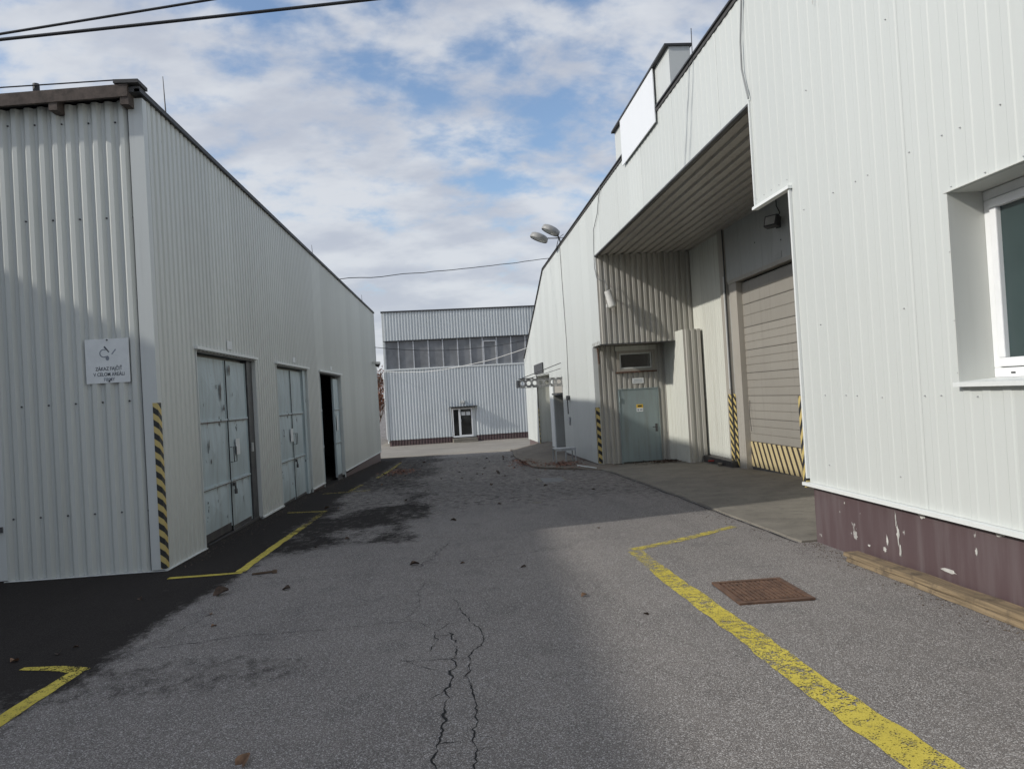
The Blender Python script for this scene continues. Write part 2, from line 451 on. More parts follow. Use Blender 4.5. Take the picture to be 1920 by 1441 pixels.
def ribbon(name, mat, parent, pts, widths, lift=.004, step=.08, wear=None):
    """flat strip that follows the ground"""
    P = [Vector((p[0], p[1])) for p in pts]; mb = MB(); L = 0; samples = []
    for i in range(len(P) - 1):
        d = (P[i + 1] - P[i]).length; n = max(1, int(d / step))
        for k in range(n + (i == len(P) - 2)):
            t = k / n; samples.append((P[i].lerp(P[i + 1], t), widths[i] + (widths[i + 1] - widths[i]) * t, L + d * t))
        L += d
    wr = []
    for i, (p, wd, l) in enumerate(samples):
        a = samples[max(0, i - 1)][0]; b = samples[min(len(samples) - 1, i + 1)][0]; t = (b - a).normalized(); nn = Vector((-t.y, t.x))
        for q in (-.5, 0, .5):
            c = p + nn * wd * (q + (.10 * noise.noise((l * 5.3, q * 7, widths[0] * 50)) + .05 * noise.noise((l * 19, q * 9, 2.)) if wear and q else 0)); mb.v.append((c.x, c.y, gz(c.x, c.y) + lift)); wr.append(wear(l / L, l) if wear else 0.)
    for i in range(len(samples) - 1):
        for k in range(2): mb.f.append((i * 3 + k, i * 3 + k + 1, i * 3 + 4 + k, i * 3 + 3 + k))
    o = mb.build(name, mat, parent)
    if wear is not None:
        a = o.data.attributes.new('wear', 'FLOAT', 'POINT'); a.data.foreach_set('value', wr)
    return o
W0 = lambda t, l: 0.
ribbon('yellow_line', 'line_paint', ground, [(1.87, 2.4), (1.87, 3.09), (1.80, 4.09), (1.76, 5.2), (1.72, 6.4), (1.71, 8.02)], [.225, .22, .205, .19, .18, .15], wear=lambda t, l: .02 + .05 * noise.noise((l * 1.3, 0, 0)) + (.06 if l > 4.6 else 0))
ribbon('yellow_line', 'line_paint', ground, [(1.70, 8.07), (2.3, 8.42), (3.14, 9.02)], [.14, .14, .12], wear=lambda t, l: .05)
ribbon('yellow_line', 'line_paint', ground, [(-2.72, 3.0), (-2.70, 4.45), (-2.66, 5.30)], [.11, .11, .10], wear=lambda t, l: -.03)
ribbon('yellow_line', 'line_paint', ground, [(-2.61, 5.31), (-2.85, 5.42), (-3.10, 5.47)], [.11, .10, .05], wear=lambda t, l: .02)
ribbon('yellow_line', 'line_paint', ground, [(-3.2, 8.34), (-2.44, 8.36)], [.09, .09], wear=lambda t, l: -.05)
ribbon('yellow_line', 'line_paint', ground, [(-2.48, 8.42), (-2.47, 10.4), (-2.45, 13.2)], [.10, .10, .10], wear=lambda t, l: -.04 + .16 * sstep(.35, .8, t))
ribbon('yellow_line', 'line_paint', ground, [(-2.42, 13.3), (-3.12, 13.5)], [.10, .10], wear=lambda t, l: .06)
ribbon('yellow_line', 'line_paint', ground, [(-3.1, 16.6), (-2.1, 16.75)], [.12, .12], wear=lambda t, l: .08)
ribbon('yellow_line', 'line_paint', ground, [(-2.55, 16.9), (-2.5, 18.6)], [.10, .10], wear=lambda t, l: .10)
ribbon('yellow_line', 'line_paint', ground, [(-2.4, 20.6), (-2.35, 24.5), (-2.4, 28.3)], [.10, .10, .10], wear=lambda t, l: .08)

def crack(pts, wd, jit=.02, branch=True):
    sd_ = random.uniform(0, 90); out = []; ws = []; L = 0
    for i in range(len(pts) - 1):
        a = Vector(pts[i]); b = Vector(pts[i + 1]); d = b - a; n = max(2, int(d.length / .028)); nn = Vector((-d.y, d.x)).normalized()
        for k in range(n):
            t = k / n; l = L + d.length * t
            off = jit * (1.5 * noise.noise((l * 7, sd_, 0)) + .9 * noise.noise((l * 23, sd_, 4)) + .5 * noise.noise((l * 60, sd_, 8)))
            p = a.lerp(b, t) + nn * off; out.append((p.x, p.y)); ws.append(.72 * wd * max(.16, .75 + 1.3 * noise.noise((l * 11, sd_, 2)) + .5 * noise.noise((l * 40, sd_, 5))))
            if branch and random.random() < .10:
                a2 = random.uniform(0, 6.28); ln = random.uniform(.05, .16); q = p + Vector((math.cos(a2), math.sin(a2))) * ln
                crack([(p.x, p.y), (q.x, q.y)], wd * .35, jit * .8, False)
        L += d.length
    out.append(pts[-1]); ws.append(wd * .2); ws[0] = wd * .3
    ribbon('crack', 'crack', ground, out, ws, lift=.0025, step=1.)
crack([(-.12, 6.24), (-.07, 5.95), (.03, 5.55), (.045, 5.3), (-.05, 5.0), (-.06, 4.51), (-.02, 4.1), (-.04, 3.66), (-.03, 3.2)], .012)
crack([(-.18, 5.55), (-.15, 5.2), (-.16, 4.92), (-.15, 4.62), (-.19, 4.25), (-.22, 3.8), (-.22, 3.2)], .017, .026)
crack([(-.30, 5.6), (-.27, 5.35), (-.31, 5.15)], .007)
crack([(-.27, 5.6), (-.2, 5.78), (-.12, 5.75)], .006)
crack([(-.50, 5.0), (-.3, 4.97), (-.05, 4.97)], .008)
crack([(-.45, 4.99), (-.33, 4.85), (-.2, 4.72)], .005)
crack([(-2.65, 5.65), (-2.3, 5.72), (-1.7, 5.88), (-1.2, 5.86), (-.7, 5.92), (-.42, 5.92)], .008)
crack([(-2.5, 5.68), (-2.35, 5.95), (-2.25, 6.35), (-2.2, 6.7)], .007)
crack([(-2.3, 6.1), (-2.1, 6.3), (-1.8, 6.45)], .005)
crack([(-.55, 5.95), (-.45, 6.4), (-.5, 6.9), (-.42, 7.3)], .006)
crack([(-.42, 5.9), (-.36, 5.7), (-.3, 5.6)], .006)
crack([(-.55, 7.95), (-.45, 8.4), (-.36, 8.9), (-.25, 9.3)], .013, .05)
crack([(-.5, 8.1), (-.1, 8.15), (.5, 8.3), (1.1, 8.5)], .011)
crack([(-.3, 8.0), (.1, 8.0), (.6, 8.12)], .008)
crack([(-2.35, 8.25), (-2.0, 7.9), (-1.4, 7.85), (-.9, 7.7)], .008)
crack([(-2.42, 8.2), (-2.45, 7.6), (-2.6, 7.2)], .007)
crack([(-.9, 6.9), (-.4, 6.75), (.1, 6.8)], .005)
crack([(-.1, 6.25), (-.2, 6.6), (-.32, 6.75)], .006)

RO = Vector((3.56, 7.8, 0)); RTH = .0155
EY = Vector((-math.sin(RTH), math.cos(RTH), 0)); EX = Vector((math.cos(RTH), math.sin(RTH), 0))
def r2w(v, u, z=0): return RO + EX * v + EY * u + Vector((0, 0, z))
# concrete apron of the loading bay
def apron_back(u): return interp(u, [0, 5, 7.7, 10.7, 11.9], [-.03, -.09, -.16, -.19, -.27])
mb = MB(); us = [k * .25 for k in range(0, 48)]; vs = [-.16, -.14, .3, .8, 1.3, 1.8, 2.3, 2.6]
for u in us:
    for v in vs:
        e = -.16 + .03 * noise.noise((u * 1.3, 0, 1)) - (.06 if u > 9.6 else 0); vv = e if v == -.16 else (e + .02 if v == -.14 else v)
        p = r2w(vv, u); g = gz(p.x, p.y); t = max(0, min(1, (vv + .14) / 2.4)); z = (g + .02) * (1 - t) + max(g + .02, apron_back(u)) * t
        if v == -.16: z = g - .05
        mb.v.append((p.x, p.y, z))
for j in range(len(us) - 1):
    for i in range(len(vs) - 1):
        a = j * len(vs) + i; mb.f.append((a, a + 1, a + 1 + len(vs), a + len(vs)))
n0 = len(mb.v)
for i, v in enumerate(vs): q = mb.v[i]; mb.v.append((q[0], q[1], q[2] - .12))
for i in range(len(vs) - 1): mb.f.append((i, n0 + i, n0 + i + 1, i + 1))
apron = tag(mb.build('concrete_apron', 'concrete'), 'pale concrete apron sloping into the loading bay', 'apron', kind='structure')
pts = [r2w(-.185 + .03 * noise.noise((u * 1.3, 0, 1)), u) for u in [k * .2 for k in range(0, 48)]]
ribbon('joint', 'crack', ground, [(p.x, p.y) for p in pts], [random.uniform(.012, .04) for _ in pts], lift=.003, step=1.)
pts = [Vector((3.40 + .14 * t, 8.55 - .8 * t)) for t in [k / 8 for k in range(9)]]
# far concrete yard in front of the end hall
mb = MB(); xs = [-6 + .5 * k for k in range(45)]; ys = [0, .15, 1, 2, 3, 5, 8, 12, 16, 20, 24, 27, 30]
for j, yy in enumerate(ys):
    for x in xs:
        y = 34.6 - .22 * (x - 0) * (1 if yy < 3 else 0) + yy - (.5 * noise.noise((x * .4, 2, 2)) if yy < 3 else 0)
        mb.v.append((x, y, gz(x, y) + (.03 if j else -.05)))
for j in range(len(ys) - 1):
    for i in range(len(xs) - 1):
        a = j * len(xs) + i; mb.f.append((a, a + 1, a + 1 + len(xs), a + len(xs)))
tag(mb.build('concrete_yard', 'concrete_yard'), 'light concrete yard in front of the end hall', 'yard', kind='structure')
# raised pad with a kerb edge along the right hall
mb = MB(); us = [10.0 + .5 * k for k in range(34)]; prof_v = [(-1.62, -.06), (-1.60, .05), (-1.46, .06), (-1.44, .035), (-.8, .04), (0.3, .06)]
def pad_edge(u): return sstep(9.4, 13.0, u) * (1 - .25 * sstep(18, 26, u))
for u in us:
    for v, dz in prof_v:
        vv = v * pad_edge(u) if v < 0 else v
        p = r2w(vv, u); rise = .28 * sstep(17, 21, u) * sstep(-1.0, 0, vv) * 1.0
        mb.v.append((p.x, p.y, gz(p.x, p.y) + dz * min(1, pad_edge(u) * 2) + rise + .012 * noise.noise((u * 1.7, vv * 3, 4))))
for j in range(len(us) - 1):
    for i in range(5):
        a = j * 6 + i; mb.f.append((a, a + 1, a + 7, a + 6))
tag(mb.build('kerbed_pad', 'pad_concrete'), 'dirty kerbed concrete pad beside the right hall', 'pad', kind='structure')

# ================================================================== LEFT HALL
LX, LY = -3.42, 8.83
left = empty('storage_hall', (LX, LY, 0), 0, 'long low hall clad in white ribbed sheet with blue garage doors', 'building')
def lroof(x): return 5.255 + .05 * x                       # x local, negative into the building
LEN = 22.3
def lzb(s): return -.07 - .24 * s / LEN
D1 = (1.30, 4.10); D2 = (5.55, 8.36); D3 = (9.80, 13.02); DT = 2.46
RIB = prof(.040, [(0, 0), (.20, 0), (.42, 1), (.74, 1), (1, 0)])
RIBW = prof(.024, [(0, 0), (.22, 0), (.34, 1), (.88, 1), (1, 0)])
sheets('siding_left', left, (0, 0, 0), (0, 1, 0), (1, 0, 0), (0, 0, 1), .07, LEN, 1.05, lzb, lambda s: 5.245,
       [(a, b, -99, DT) for a, b in (D1, D2, D3)], .15, RIBW)
sheets('siding_left', left, (0, 0, 0), (-1, 0, 0), (0, -1, 0), (0, 0, 1), .12, 1.66, .87, -.07, lambda s: lroof(-s) - .06, [], .145, RIB)
sheets('siding_left', left, (0, 0, 0), (-1, 0, 0), (0, -1, 0), (0, 0, 1), 3.1, 10.3, .87, -.07, lambda s: lroof(-s) - .06, [], .145, RIB)
# flat white leaf with dark foot at the left end of the visible gable
box('side_panel', 'flashing_white', left, -3.08, -1.74, -.045, .0, .50, 5.08)
box('panel_edge', 'flashing', left, -1.74, -1.655, -.05, .0, -.06, 5.12)
box('dark_foot', 'black_void', left, -3.08, -1.76, .0, .05, -.2, .5)
box('latch', 'dark_metal', left, -1.80, -1.68, -.075, -.052, .47, .53)
for s in (-1,):
    MB().box(-.125, .034, -.044, -.0015, -.06, 5.2).box(.0, .034, .0, .07, -.06, 5.2).build('corner_flashing', 'flashing', left)
hazard('hazard_corner', (5.2, 5.2, 7.0), .1)
MB().box(-.022, .0365, -.0475, -.0445, -.05, 1.79).box(.0345, .0368, -.0443, .045, -.05, 1.79).build('hazard_strip', 'hazard_corner', left)
# drip flashing along the foot
box('drip_flashing', 'flashing_white', left, -1.70, .05, -.052, -.004, -.095, -.072)
def run(mb, a, b, x0, x1, h):
    mb.hexa([(x0, a, lzb(a) - h), (x1, a, lzb(a) - h), (x1, b, lzb(b) - h), (x0, b, lzb(b) - h), (x0, a, lzb(a)), (x1, a, lzb(a)), (x1, b, lzb(b)), (x0, b, lzb(b))])
for a, b in ((.0, D1[0]), (D1[1], D2[0]), (D2[1], D3[0]), (D3[1], LEN)):
    mb = MB(); run(mb, a, b, -.0, .052, .022); mb.build('drip_flashing', 'flashing_white', left)
# walls behind the cladding, plinth
for a, b, z0 in ((0, D3[0], -1.), (D3[0], D3[1], DT), (D3[1], LEN, -1.)):
    box('wall', 'core', left, -.26, -.135, a, b, z0, 5.15)
box('wall', 'core', left, -10.4, -.26, .05, .17, -1., 4.7)
box('wall', 'core', left, -10.4, -.26, LEN - .12, LEN, -1., 4.7); box('wall', 'core', left, -10.5, -10.4, .05, LEN, -1, 4.7)
box('interior_floor', 'concrete', left, -10.4, -.27, .17, LEN - .12, -.45, -.36)
mb = MB()
for a, b in ((.0, D1[0]), (D1[1], D2[0]), (D2[1], D3[0]), (D3[1], LEN)): box('plinth', 'plinth_far', left, -.12, .0, a, b, -1.2, lzb(b) - .0)
box('plinth', 'plinth_far', left, -10, -.125, .005, .05, -1.2, -.08)
# end wall sheets
sheets('siding_left', left, (0, LEN, 0), (-1, 0, 0), (0, 1, 0), (0, 0, 1), .05, 10.3, 1.05, -.3, lambda s: lroof(-s) - .06, [], .15, RIB)
box('corner_flashing', 'flashing', left, -.1, .034, LEN - .09, LEN + .034, -.31, 5.2)
# roof
mb = MB(); A = lroof(.06); B = lroof(-10.6)
mb.hexa([(-10.6, -.16, B - .03), (.055, -.16, A - .03), (.055, LEN + .06, A - .03), (-10.6, LEN + .06, B - .03),
         (-10.6, -.16, B + .03), (.055, -.16, A + .03), (.055, LEN + .06, A + .03), (-10.6, LEN + .06, B + .03)])
mb.build('roof', 'roof_felt', left)
mb = MB(); mb.hexa([(-10.6, -.20, lroof(-10.6) - .085), (-.06, -.20, lroof(-.06) - .085), (-.06, -.162, lroof(-.06) - .085), (-10.6, -.162, lroof(-10.6) - .085),
                    (-10.6, -.20, lroof(-10.6) + .05), (-.06, -.20, lroof(-.06) + .05), (-.06, -.162, lroof(-.06) + .05), (-10.6, -.162, lroof(-10.6) + .05)])
mb.build('fascia_board', 'wood_fascia', left)
box('ridge_cap', 'roof_felt', left, -.20, .065, -.215, .05, lroof(0) + .052, lroof(0) + .092)
box('edge_trim', 'dark_trim', left, -.0, .062, -.16, LEN + .05, 5.225, 5.262)
for x in (-.10, -.86, -2.3, -3.8):
    MB().hexa([(x - .045, -.19, lroof(x) - .17), (x + .045, -.19, lroof(x) - .17), (x + .045, .1, lroof(x) - .17), (x - .045, .1, lroof(x) - .17),
               (x - .045, -.19, lroof(x) - .035), (x + .045, -.19, lroof(x) - .035), (x + .045, .1, lroof(x) - .035), (x - .045, .1, lroof(x) - .035)]).build('rafter_end', 'wood_fascia', left)
cylinder(MB(), (-1.07, -.1, 5.2), (-1.07, -.1, 5.37), .035, 10).build('roof_vent', 'dark_trim', left)
MB().tube([(-6, -.15, lroof(-6) + .02), (-3, -.15, lroof(-3) + .13), (-1.6, -.15, lroof(-1.6) + .14), (-.2, -.15, lroof(-.2) + .12)], .008, 5).build('roof_cable', 'cable', left)
for y, z0, z1, r in ((.81, 5.25, 5.80, .006), (10.05, 5.22, 5.56, .006), (19.25, 5.22, 5.58, .007)):
    MB().tube([(-.02, y, z0), (-.02, y, z0 + .13), (-.03, y - .005, z1)], [r * 1.9, r * 1.4, r * .7], 6).build('lightning_rod', 'dark_metal', left)
pts = [(-.12 - .145 * (k + .14 + 2 * j), -.006, z) for z, ph in ((3.88, 0), (1.83, 1), (.60, 0), (4.95, 1)) for k in range(ph, 12, 2) for j in (0,)]
dots('screw', 'dark_metal', left, pts, (0, -1, 0), .011)
pts = [(.004, .07 + .15 * (k + .11), z) for z in (4.9, 3.7, 2.75, .6) for k in range(0, 146, 3) if z > 2.5 or not any(a < .07 + .15 * (k + .11) < b for a, b in (D1, D2, D3))]
dots('screw', 'dark_metal', left, pts, (1, 0, 0), .008)

def garage_leaf(y0, y1, z0, z1, hinge_left, handle=False, plates=(), number=None, swing=0.):
    """steel leaf: three pressed panels between angle-iron bars"""
    hy = y0 if hinge_left else y1
    leaf = box('door_leaf', 'door_blue', left, -.10, -.065, y0 - hy, y1 - hy, z0, z1); leaf.location = (0, hy, 0)
    leaf.rotation_euler = (0, 0, swing)
    a, b = y0 - hy + .03, y1 - hy - .03; levels = [z0 + .02, .63, 1.53, z1 - .03]
    for k in range(3):
        q0, q1 = levels[k] + .03, levels[k + 1] - .03; m = MB(); c = (-.036, (a + b) / 2, (q0 + q1) / 2); x = -.0635
        p = [(x, a, q0), (x, b, q0), (x, b, q1), (x, a, q1)]
        for i in range(4): m.tri(p[i], p[(i + 1) % 4], c)
        m.build('panel', 'door_blue', leaf)
    for z in levels[1:3]: box('cross_bar', 'door_blue', leaf, -.065, -.040, a - .01, b + .01, z - .016, z + .014)
    for z in levels[1:3]: box('rust_seam', 'rusty', leaf, -.062, -.043, a, b, z - .026, z - .0165)
    for k in range(5):
        ry = a + (b - a) * (k + .5 + .3 * math.sin(7.3 * k + z0 * 9)) / 5; rz = levels[1 + k % 2] - .028; m = MB(); m.tri((-.0405, ry - .012, rz), (-.0405, ry + .010, rz), (-.056, ry, rz - .05 - .03 * (k % 3))); m.build('rust_run', 'rusty', leaf)
    for yy in (a - .022, b + .0): box('edge_bar', 'door_blue', leaf, -.065, -.052, yy, yy + .022, z0, z1)
    box('kick_edge', 'kerb_dark', leaf, -.066, -.057, a, b, z0 - .06, z0 + .05)
    if handle:
        m = MB(); hz = .90; hh = a + .05
        m.tube([(-.06, hh, hz), (-.01, hh, hz), (-.01, hh, hz + .22), (-.06, hh, hz + .22)], .007, 6).tube([(-.012, hh, hz), (-.012, hh + .13, hz), (-.012, hh + .13, hz + .22), (-.012, hh, hz + .22)], .006, 6)
        m.build('handle', 'dark_metal', leaf)
        m = MB().box(-.035, .0, a - .03, a + .05, .55, .60).tube([(-.01, a + .01, .55), (-.005, a + .01, .50), (-.005, a + .05, .50), (-.01, a + .05, .55)], .008, 6).box(-.02, .012, a - .0, a + .06, .43, .50)
        m.build('padlock', 'dark_metal', leaf)
    for py, pz, w_, h_ in plates: box('notice_plate', 'paper', leaf, -.03, -.026, py - hy - w_ / 2, py - hy + w_ / 2, pz - h_ / 2, pz + h_ / 2)
    if number: text('number', number, .20, 'ink', leaf, (-.03, number_pos - hy, 1.16), (R(90), 0, R(90)))
    return leaf
def door_frame(y0, y1, zb, t=.05):
    box('door_frame', 'flashing', left, -.13, .036, y0 - t * .4, y0, zb, DT + .01); box('door_frame', 'flashing', left, -.13, .03, y1, y1 + t * .5, zb, DT + .01)
    box('lintel_flashing', 'flashing_white', left, -.12, .075, y0 - t - .02, y1 + t + .02, DT + .012, DT + .05)
    box('lintel_shadow_gap', 'dark_metal', left, -.11, .02, y0, y1, DT - .02, DT + .010)
number_pos = 1.75
garage_leaf(1.32, 2.72, -.02, 2.40, True, number='1')
garage_leaf(2.75, 3.78, -.09, 2.40, False, handle=True, plates=((3.10, 1.11, .2, .24),))
box('door_seam', 'black_void', left, -.12, -.045, 2.722, 2.748, -.1, 2.40); box('door_seam', 'black_void', left, -.12, -.045, 6.972, 6.998, -.3, 2.40)
door_frame(*D1, -.25); box('door_post', 'dark_metal', left, -.13, -.03, 3.80, 4.09, -.3, 2.44); box('hinge_strap', 'galv', left, -.03, -.012, 3.84, 3.92, .98, 1.12)
def flake(parent, y, z, w_, h_, seed, x=-.030):
    rg = random.Random(seed); m = MB(); n = 14
    pts = [(x, y + w_ * math.cos(2 * math.pi * k / n) * rg.uniform(.5, 1.1), z + h_ * math.sin(2 * math.pi * k / n) * rg.uniform(.6, 1.1)) for k in range(n)]
    m.v = pts; m.f = [tuple(range(n))]; return m.build('paint_flake', 'kerb_dark', parent)
LV = [o for o in left.children if o.name.startswith('door_leaf')]
for y, z, a, b, k in ((1.10, 1.93, .055, .16, 1), (1.22, 1.70, .04, .06, 2), (.92, 2.0, .02, .04, 3), (.50, 1.22, .018, .09, 4), (.55, .98, .02, .04, 6), (.35, 1.75, .012, .03, 7), (.75, .42, .015, .03, 8)): flake(LV[0], y, z, a, b, k, -.034)
for y, z, a, b, k in ((-.90, 2.25, .05, .10, 5), (-.80, 1.90, .015, .04, 9), (-.5, .3, .012, .06, 10)): flake(LV[1], y, z, a, b, k, -.034)
number_pos = 6.15
garage_leaf(5.57, 6.97, -.20, 2.40, True, plates=((6.80, 1.10, .22, .26),), number='2')
garage_leaf(7.00, 8.06, -.22, 2.40, False, handle=True)
door_frame(*D2, -.32); box('door_post', 'door_blue', left, -.13, -.02, 8.09, 8.34, -.35, 2.44)
garage_leaf(9.82, 10.85, -.28, 2.36, True, swing=R(5))
garage_leaf(12.15, 12.99, -.30, 2.36, False, plates=((12.4, 1.16, .2, .4),))
door_frame(*D3, -.4)
for y, w_, h_ in ((2.76, .24, .12), (7.1, .24, .11), (11.5, .24, .10)):
    box('number_plate', 'paper', left, .026, .032, y - w_ / 2, y + w_ / 2, DT + .10, DT + .10 + h_)
# crumbled sill blocks under the first door
box('sill', 'kerb_dark', left, -.12, -.02, D1[0], D1[1], -.6, -.10); box('sill', 'kerb_dark', left, -.12, -.02, D2[0], D2[1], -.6, -.27); 
box('sill', 'kerb_dark', left, -.12, -.02, D3[0], D3[1], -.8, -.36)
# dome camera on the far end of the long wall
dome = empty('security_camera', (LX + .03, LY + 20.9, 3.12), 0, 'small white dome camera high on the far end of the left hall', 'camera')
box('bracket', 'lamp_white', dome, 0, .12, -.05, .05, .02, .10)
m = MB(); 
for i, (r, z) in enumerate(((.10, .10), (.11, .05), (.11, -.0))):
    pass
MB().tube([(.2, 0, .09), (.2, 0, .0)], [.11, .12], 14).build('housing', 'lamp_white', dome)
MB().tube([(.2, 0, .0), (.2, 0, -.06), (.2, 0, -.10), (.2, 0, -.115)], [.10, .09, .05, .015], 14).build('dome', 'glass_dark', dome, True)

# no smoking sign on the gable
sg = empty('no_smoking_sign', (-3.905, LY - .032, 2.285), 0, 'faded white no-smoking sign screwed to the ribbed gable of the left hall', 'sign')
box('plate', 'paper', sg, -.235, .235, -.012, 0, -.245, .245)
T = (R(90), 0, 0)
for i, (s_, z, c) in enumerate((('Z\u00c1KAZ FAJ\u010cI\u0164', -.088, 'ink'), ('V CELOM ARE\u00c1LI', -.15, 'ink'), ('FIRMY', -.208, 'ink'))):
    text('lettering', s_, .055, 'ink_faded' if i == 2 else 'ink', sg, (.012, -.0135, z), T).scale = (.80, 1, 1)
m = MB()
for k in range(11):                                                     # what is left of the pictogram ring
    a0 = R(60 + k * 22); a1 = R(60 + (k + 1) * 22); c = (-.035, .085)
    f = lambda r, a: (c[0] + r * math.cos(a), -.0135, c[1] + r * math.sin(a))
    m.quad(f(.036, a0), f(.036, a1), f(.048, a1), f(.048, a0))
m.build('pictogram', 'ink_faded', sg)
m = MB().quad((-.035, -.0137, .155), (-.02, -.0137, .165), (.027, -.0137, .10), (.017, -.0137, .092)); m.build('pictogram', 'ink', sg)
m = MB().quad((.045, -.0137, .075), (.055, -.0137, .068), (.10, -.0137, .122), (.09, -.0137, .13)); m.build('pictogram', 'ink_faded', sg)
m = MB(); ring = [(.002 + .020 * math.cos(k * math.pi / 6), -.0137, .03 + .028 * math.sin(k * math.pi / 6)) for k in range(12)]; m.v = ring; m.f = [tuple(range(12))]; m.build('pictogram', 'ink_faded', sg)
dots('screw', 'dark_metal', sg, [(.005, -.013, .232), (.012, -.013, -.225)], (0, -1, 0), .011)

# ================================================================== RIGHT HALL
right = empty('warehouse', (RO.x, RO.y, 0), RTH, 'tall white ribbed-sheet warehouse on the right with a loading bay', 'building')
TOP = 6.265; UF = 10.63; UL = 11.65; VB = 2.33
Y1 = (0, 1, 0); XM = (-1, 0, 0); Z1 = (0, 0, 1)
near_end = .02
WIN = (-4.15, -2.47, 1.54, 2.92)
sheets('siding_right', right, (0, 0, 0), Y1, XM, Z1, -8.98, near_end, 1.0, .56, TOP, [WIN], .2, SHALLOW)
sheets('siding_right', right, (0, 0, 0), Y1, XM, Z1, near_end, .92, 1.0, 3.67, TOP, [], .2, SHALLOW)
sheets('siding_right', right, (0, 0, 0), Y1, XM, Z1, .92, UF, 1.0, 4.89, TOP, [], .2, SHALLOW)
sheets('siding_right', right, (0, 0, 0), Y1, XM, Z1, UF, UL, 1.02, 2.74, TOP, [], .2, SHALLOW)
def rzb(s): return -.25 - .29 * (s - UL) / 17.4
def rzt(s): return TOP if s < 20.58 else TOP - (s - 20.58) * (TOP - 3.36) / 9.05
RE = 29.55
B1 = (20.6, 24.7, -99, 2.35); B2 = (17.4, 19.6, -99, 2.12)
far_edges = sheets('siding_right', right, (0, 0, 0), Y1, XM, Z1, UL, RE, .992, rzb, rzt, [B1, B2, ], .2, SHALLOW)
# structure behind the cladding
mb = MB().box(.36, 9, -9, -.0, -.6, 6.1); mb.build('wall', 'core', right)
box('wall', 'core', right, .03, 9, .0, UL, 5.0, 6.1)
box('wall', 'core', right, VB + .17, 9, .0, UL + .1, -.6, 5.0)
mb = MB(); poly = [(UL + .12, -1.3), (RE - .02, -1.3), (RE - .02, 3.3), (20.58, 6.1), (UL + .12, 6.1)]
n = len(poly); mb.v = [(.62, u, z) for u, z in poly] + [(9, u, z) for u, z in poly]
mb.f = [tuple(range(n))[::-1], tuple(range(n, 2 * n))] + [(i, (i + 1) % n, n + (i + 1) % n, n + i) for i in range(n)]
mb.build('wall', 'core', right)
box('wall', 'core', right, .03, .36, -9, -.01, 3.0, 6.1); box('wall', 'core', right, .03, .62, UL + .1, 20.5, 2.42, 6.1)
box('wall', 'core', right, .05, .36, -9, -.01, .5, 1.45); box('wall', 'core', right, .05, .36, -2.38, -.01, 1.45, 3.0)
box('wall', 'core', right, .05, .62, UL + .12, 17.35, -1.3, 2.42); box('wall', 'core', right, .05, .62, 19.65, 20.55, -1.3, 2.42); box('wall', 'core', right, .05, .62, 24.75, RE - .03, -1.3, 2.42)
mb = MB().box(.02, 8.9, -9, -.012, -.7, .57); mb.build('plinth', 'plinth', right)
mb = MB(); 
for a, b in ((UL + .02, 17.4), (19.6, 20.6), (24.7, RE - .02)): MB().hexa([(.025, a, -1.4), (.6, a, -1.4), (.6, b, -1.4), (.025, b, -1.4), (.025, a, rzb(a) + .02), (.6, a, rzb(a) + .02), (.6, b, rzb(b) + .02), (.025, b, rzb(b) + .02)]).build('plinth', 'plinth_far', right)
# flashings
box('drip_flashing', 'flashing_white', right, -.052, .02, -9, .10, .525, .558)
box('drip_flashing', 'flashing_white', right, -.05, .02, .0, .96, 3.635, 3.668)
box('edge_flashing', 'flashing_white', right, -.028, .03, .022, .055, .60, 3.63)
box('edge_flashing', 'flashing_white', right, -.028, .03, .92, .945, 3.67, 4.92)
box('return_panel', 'siding_bay_back', right, .03, .37, -.008, .02, .575, 3.6)
box('return_panel', 'siding_bay_back', right, .37, VB + .2, .0, .02, .575, 5.0)
box('soffit_trim', 'dark_metal', right, -.03, .03, .95, UF, 4.862, 4.888)
hazard('hazard_edge', (0, 9., 5.2), .0)
box('hazard_strip', 'hazard_edge', right, -.026, .028, .057, .125, .50, 1.46)
box('roof', 'roof_felt', right, -.02, 9.1, -9, 20.6, 6.20, 6.255)
mb = MB().hexa([(-.02, 20.6, 6.2), (9.1, 20.6, 6.2), (9.1, RE + .05, rzt(RE) - .06), (-.02, RE + .05, rzt(RE) - .06), (-.02, 20.6, 6.255), (9.1, 20.6, 6.255), (9.1, RE + .05, rzt(RE) - .005), (-.02, RE + .05, rzt(RE) - .005)]); mb.build('roof', 'roof_felt', right)
mb = MB().box(-.045, .05, -9, 4.66, TOP - .010, TOP + .014).box(-.045, .05, 7.10, 20.6, TOP - .010, TOP + .014); mb.build('edge_trim', 'dark_trim', right)
e = rzt(RE); MB().hexa([(-.045, 20.6, TOP - .010), (.05, 20.6, TOP - .010), (.05, RE + .05, e - .03), (-.045, RE + .05, e - .03), (-.045, 20.6, TOP + .014), (.05, 20.6, TOP + .014), (.05, RE + .05, e + .03), (-.045, RE + .05, e + .03)]).build('edge_trim', 'dark_trim', right)
box('corner_flashing', 'flashing_white', right, -.03, .1, RE - .02, RE + .02, -.55, 3.36)
rng = random.Random(3); pts = []
for z in (5.9, 4.5, 3.35, 2.15, 1.45, .78):
    for k in range(-44, 1, 2 if z in (3.35, 1.45) else 7):
        u = -8.98 + .2 * (k + 44) + .15 + rng.choice((0, 0, .2)) 
        if u < -.05 and not (WIN[0] - .1 < u < WIN[1] + .05 and WIN[2] - .05 < z < WIN[3] + .05): pts.append((-.004, u, z + rng.uniform(-.015, .015)))
pts += [(-.004, .1 + .2 * k, 3.75) for k in range(5)] + [(-.004, -2.44, z) for z in (1.62, 2.0, 2.5)] + [(-.004, -2.5 - .35 * k, 2.96) for k in range(5)]
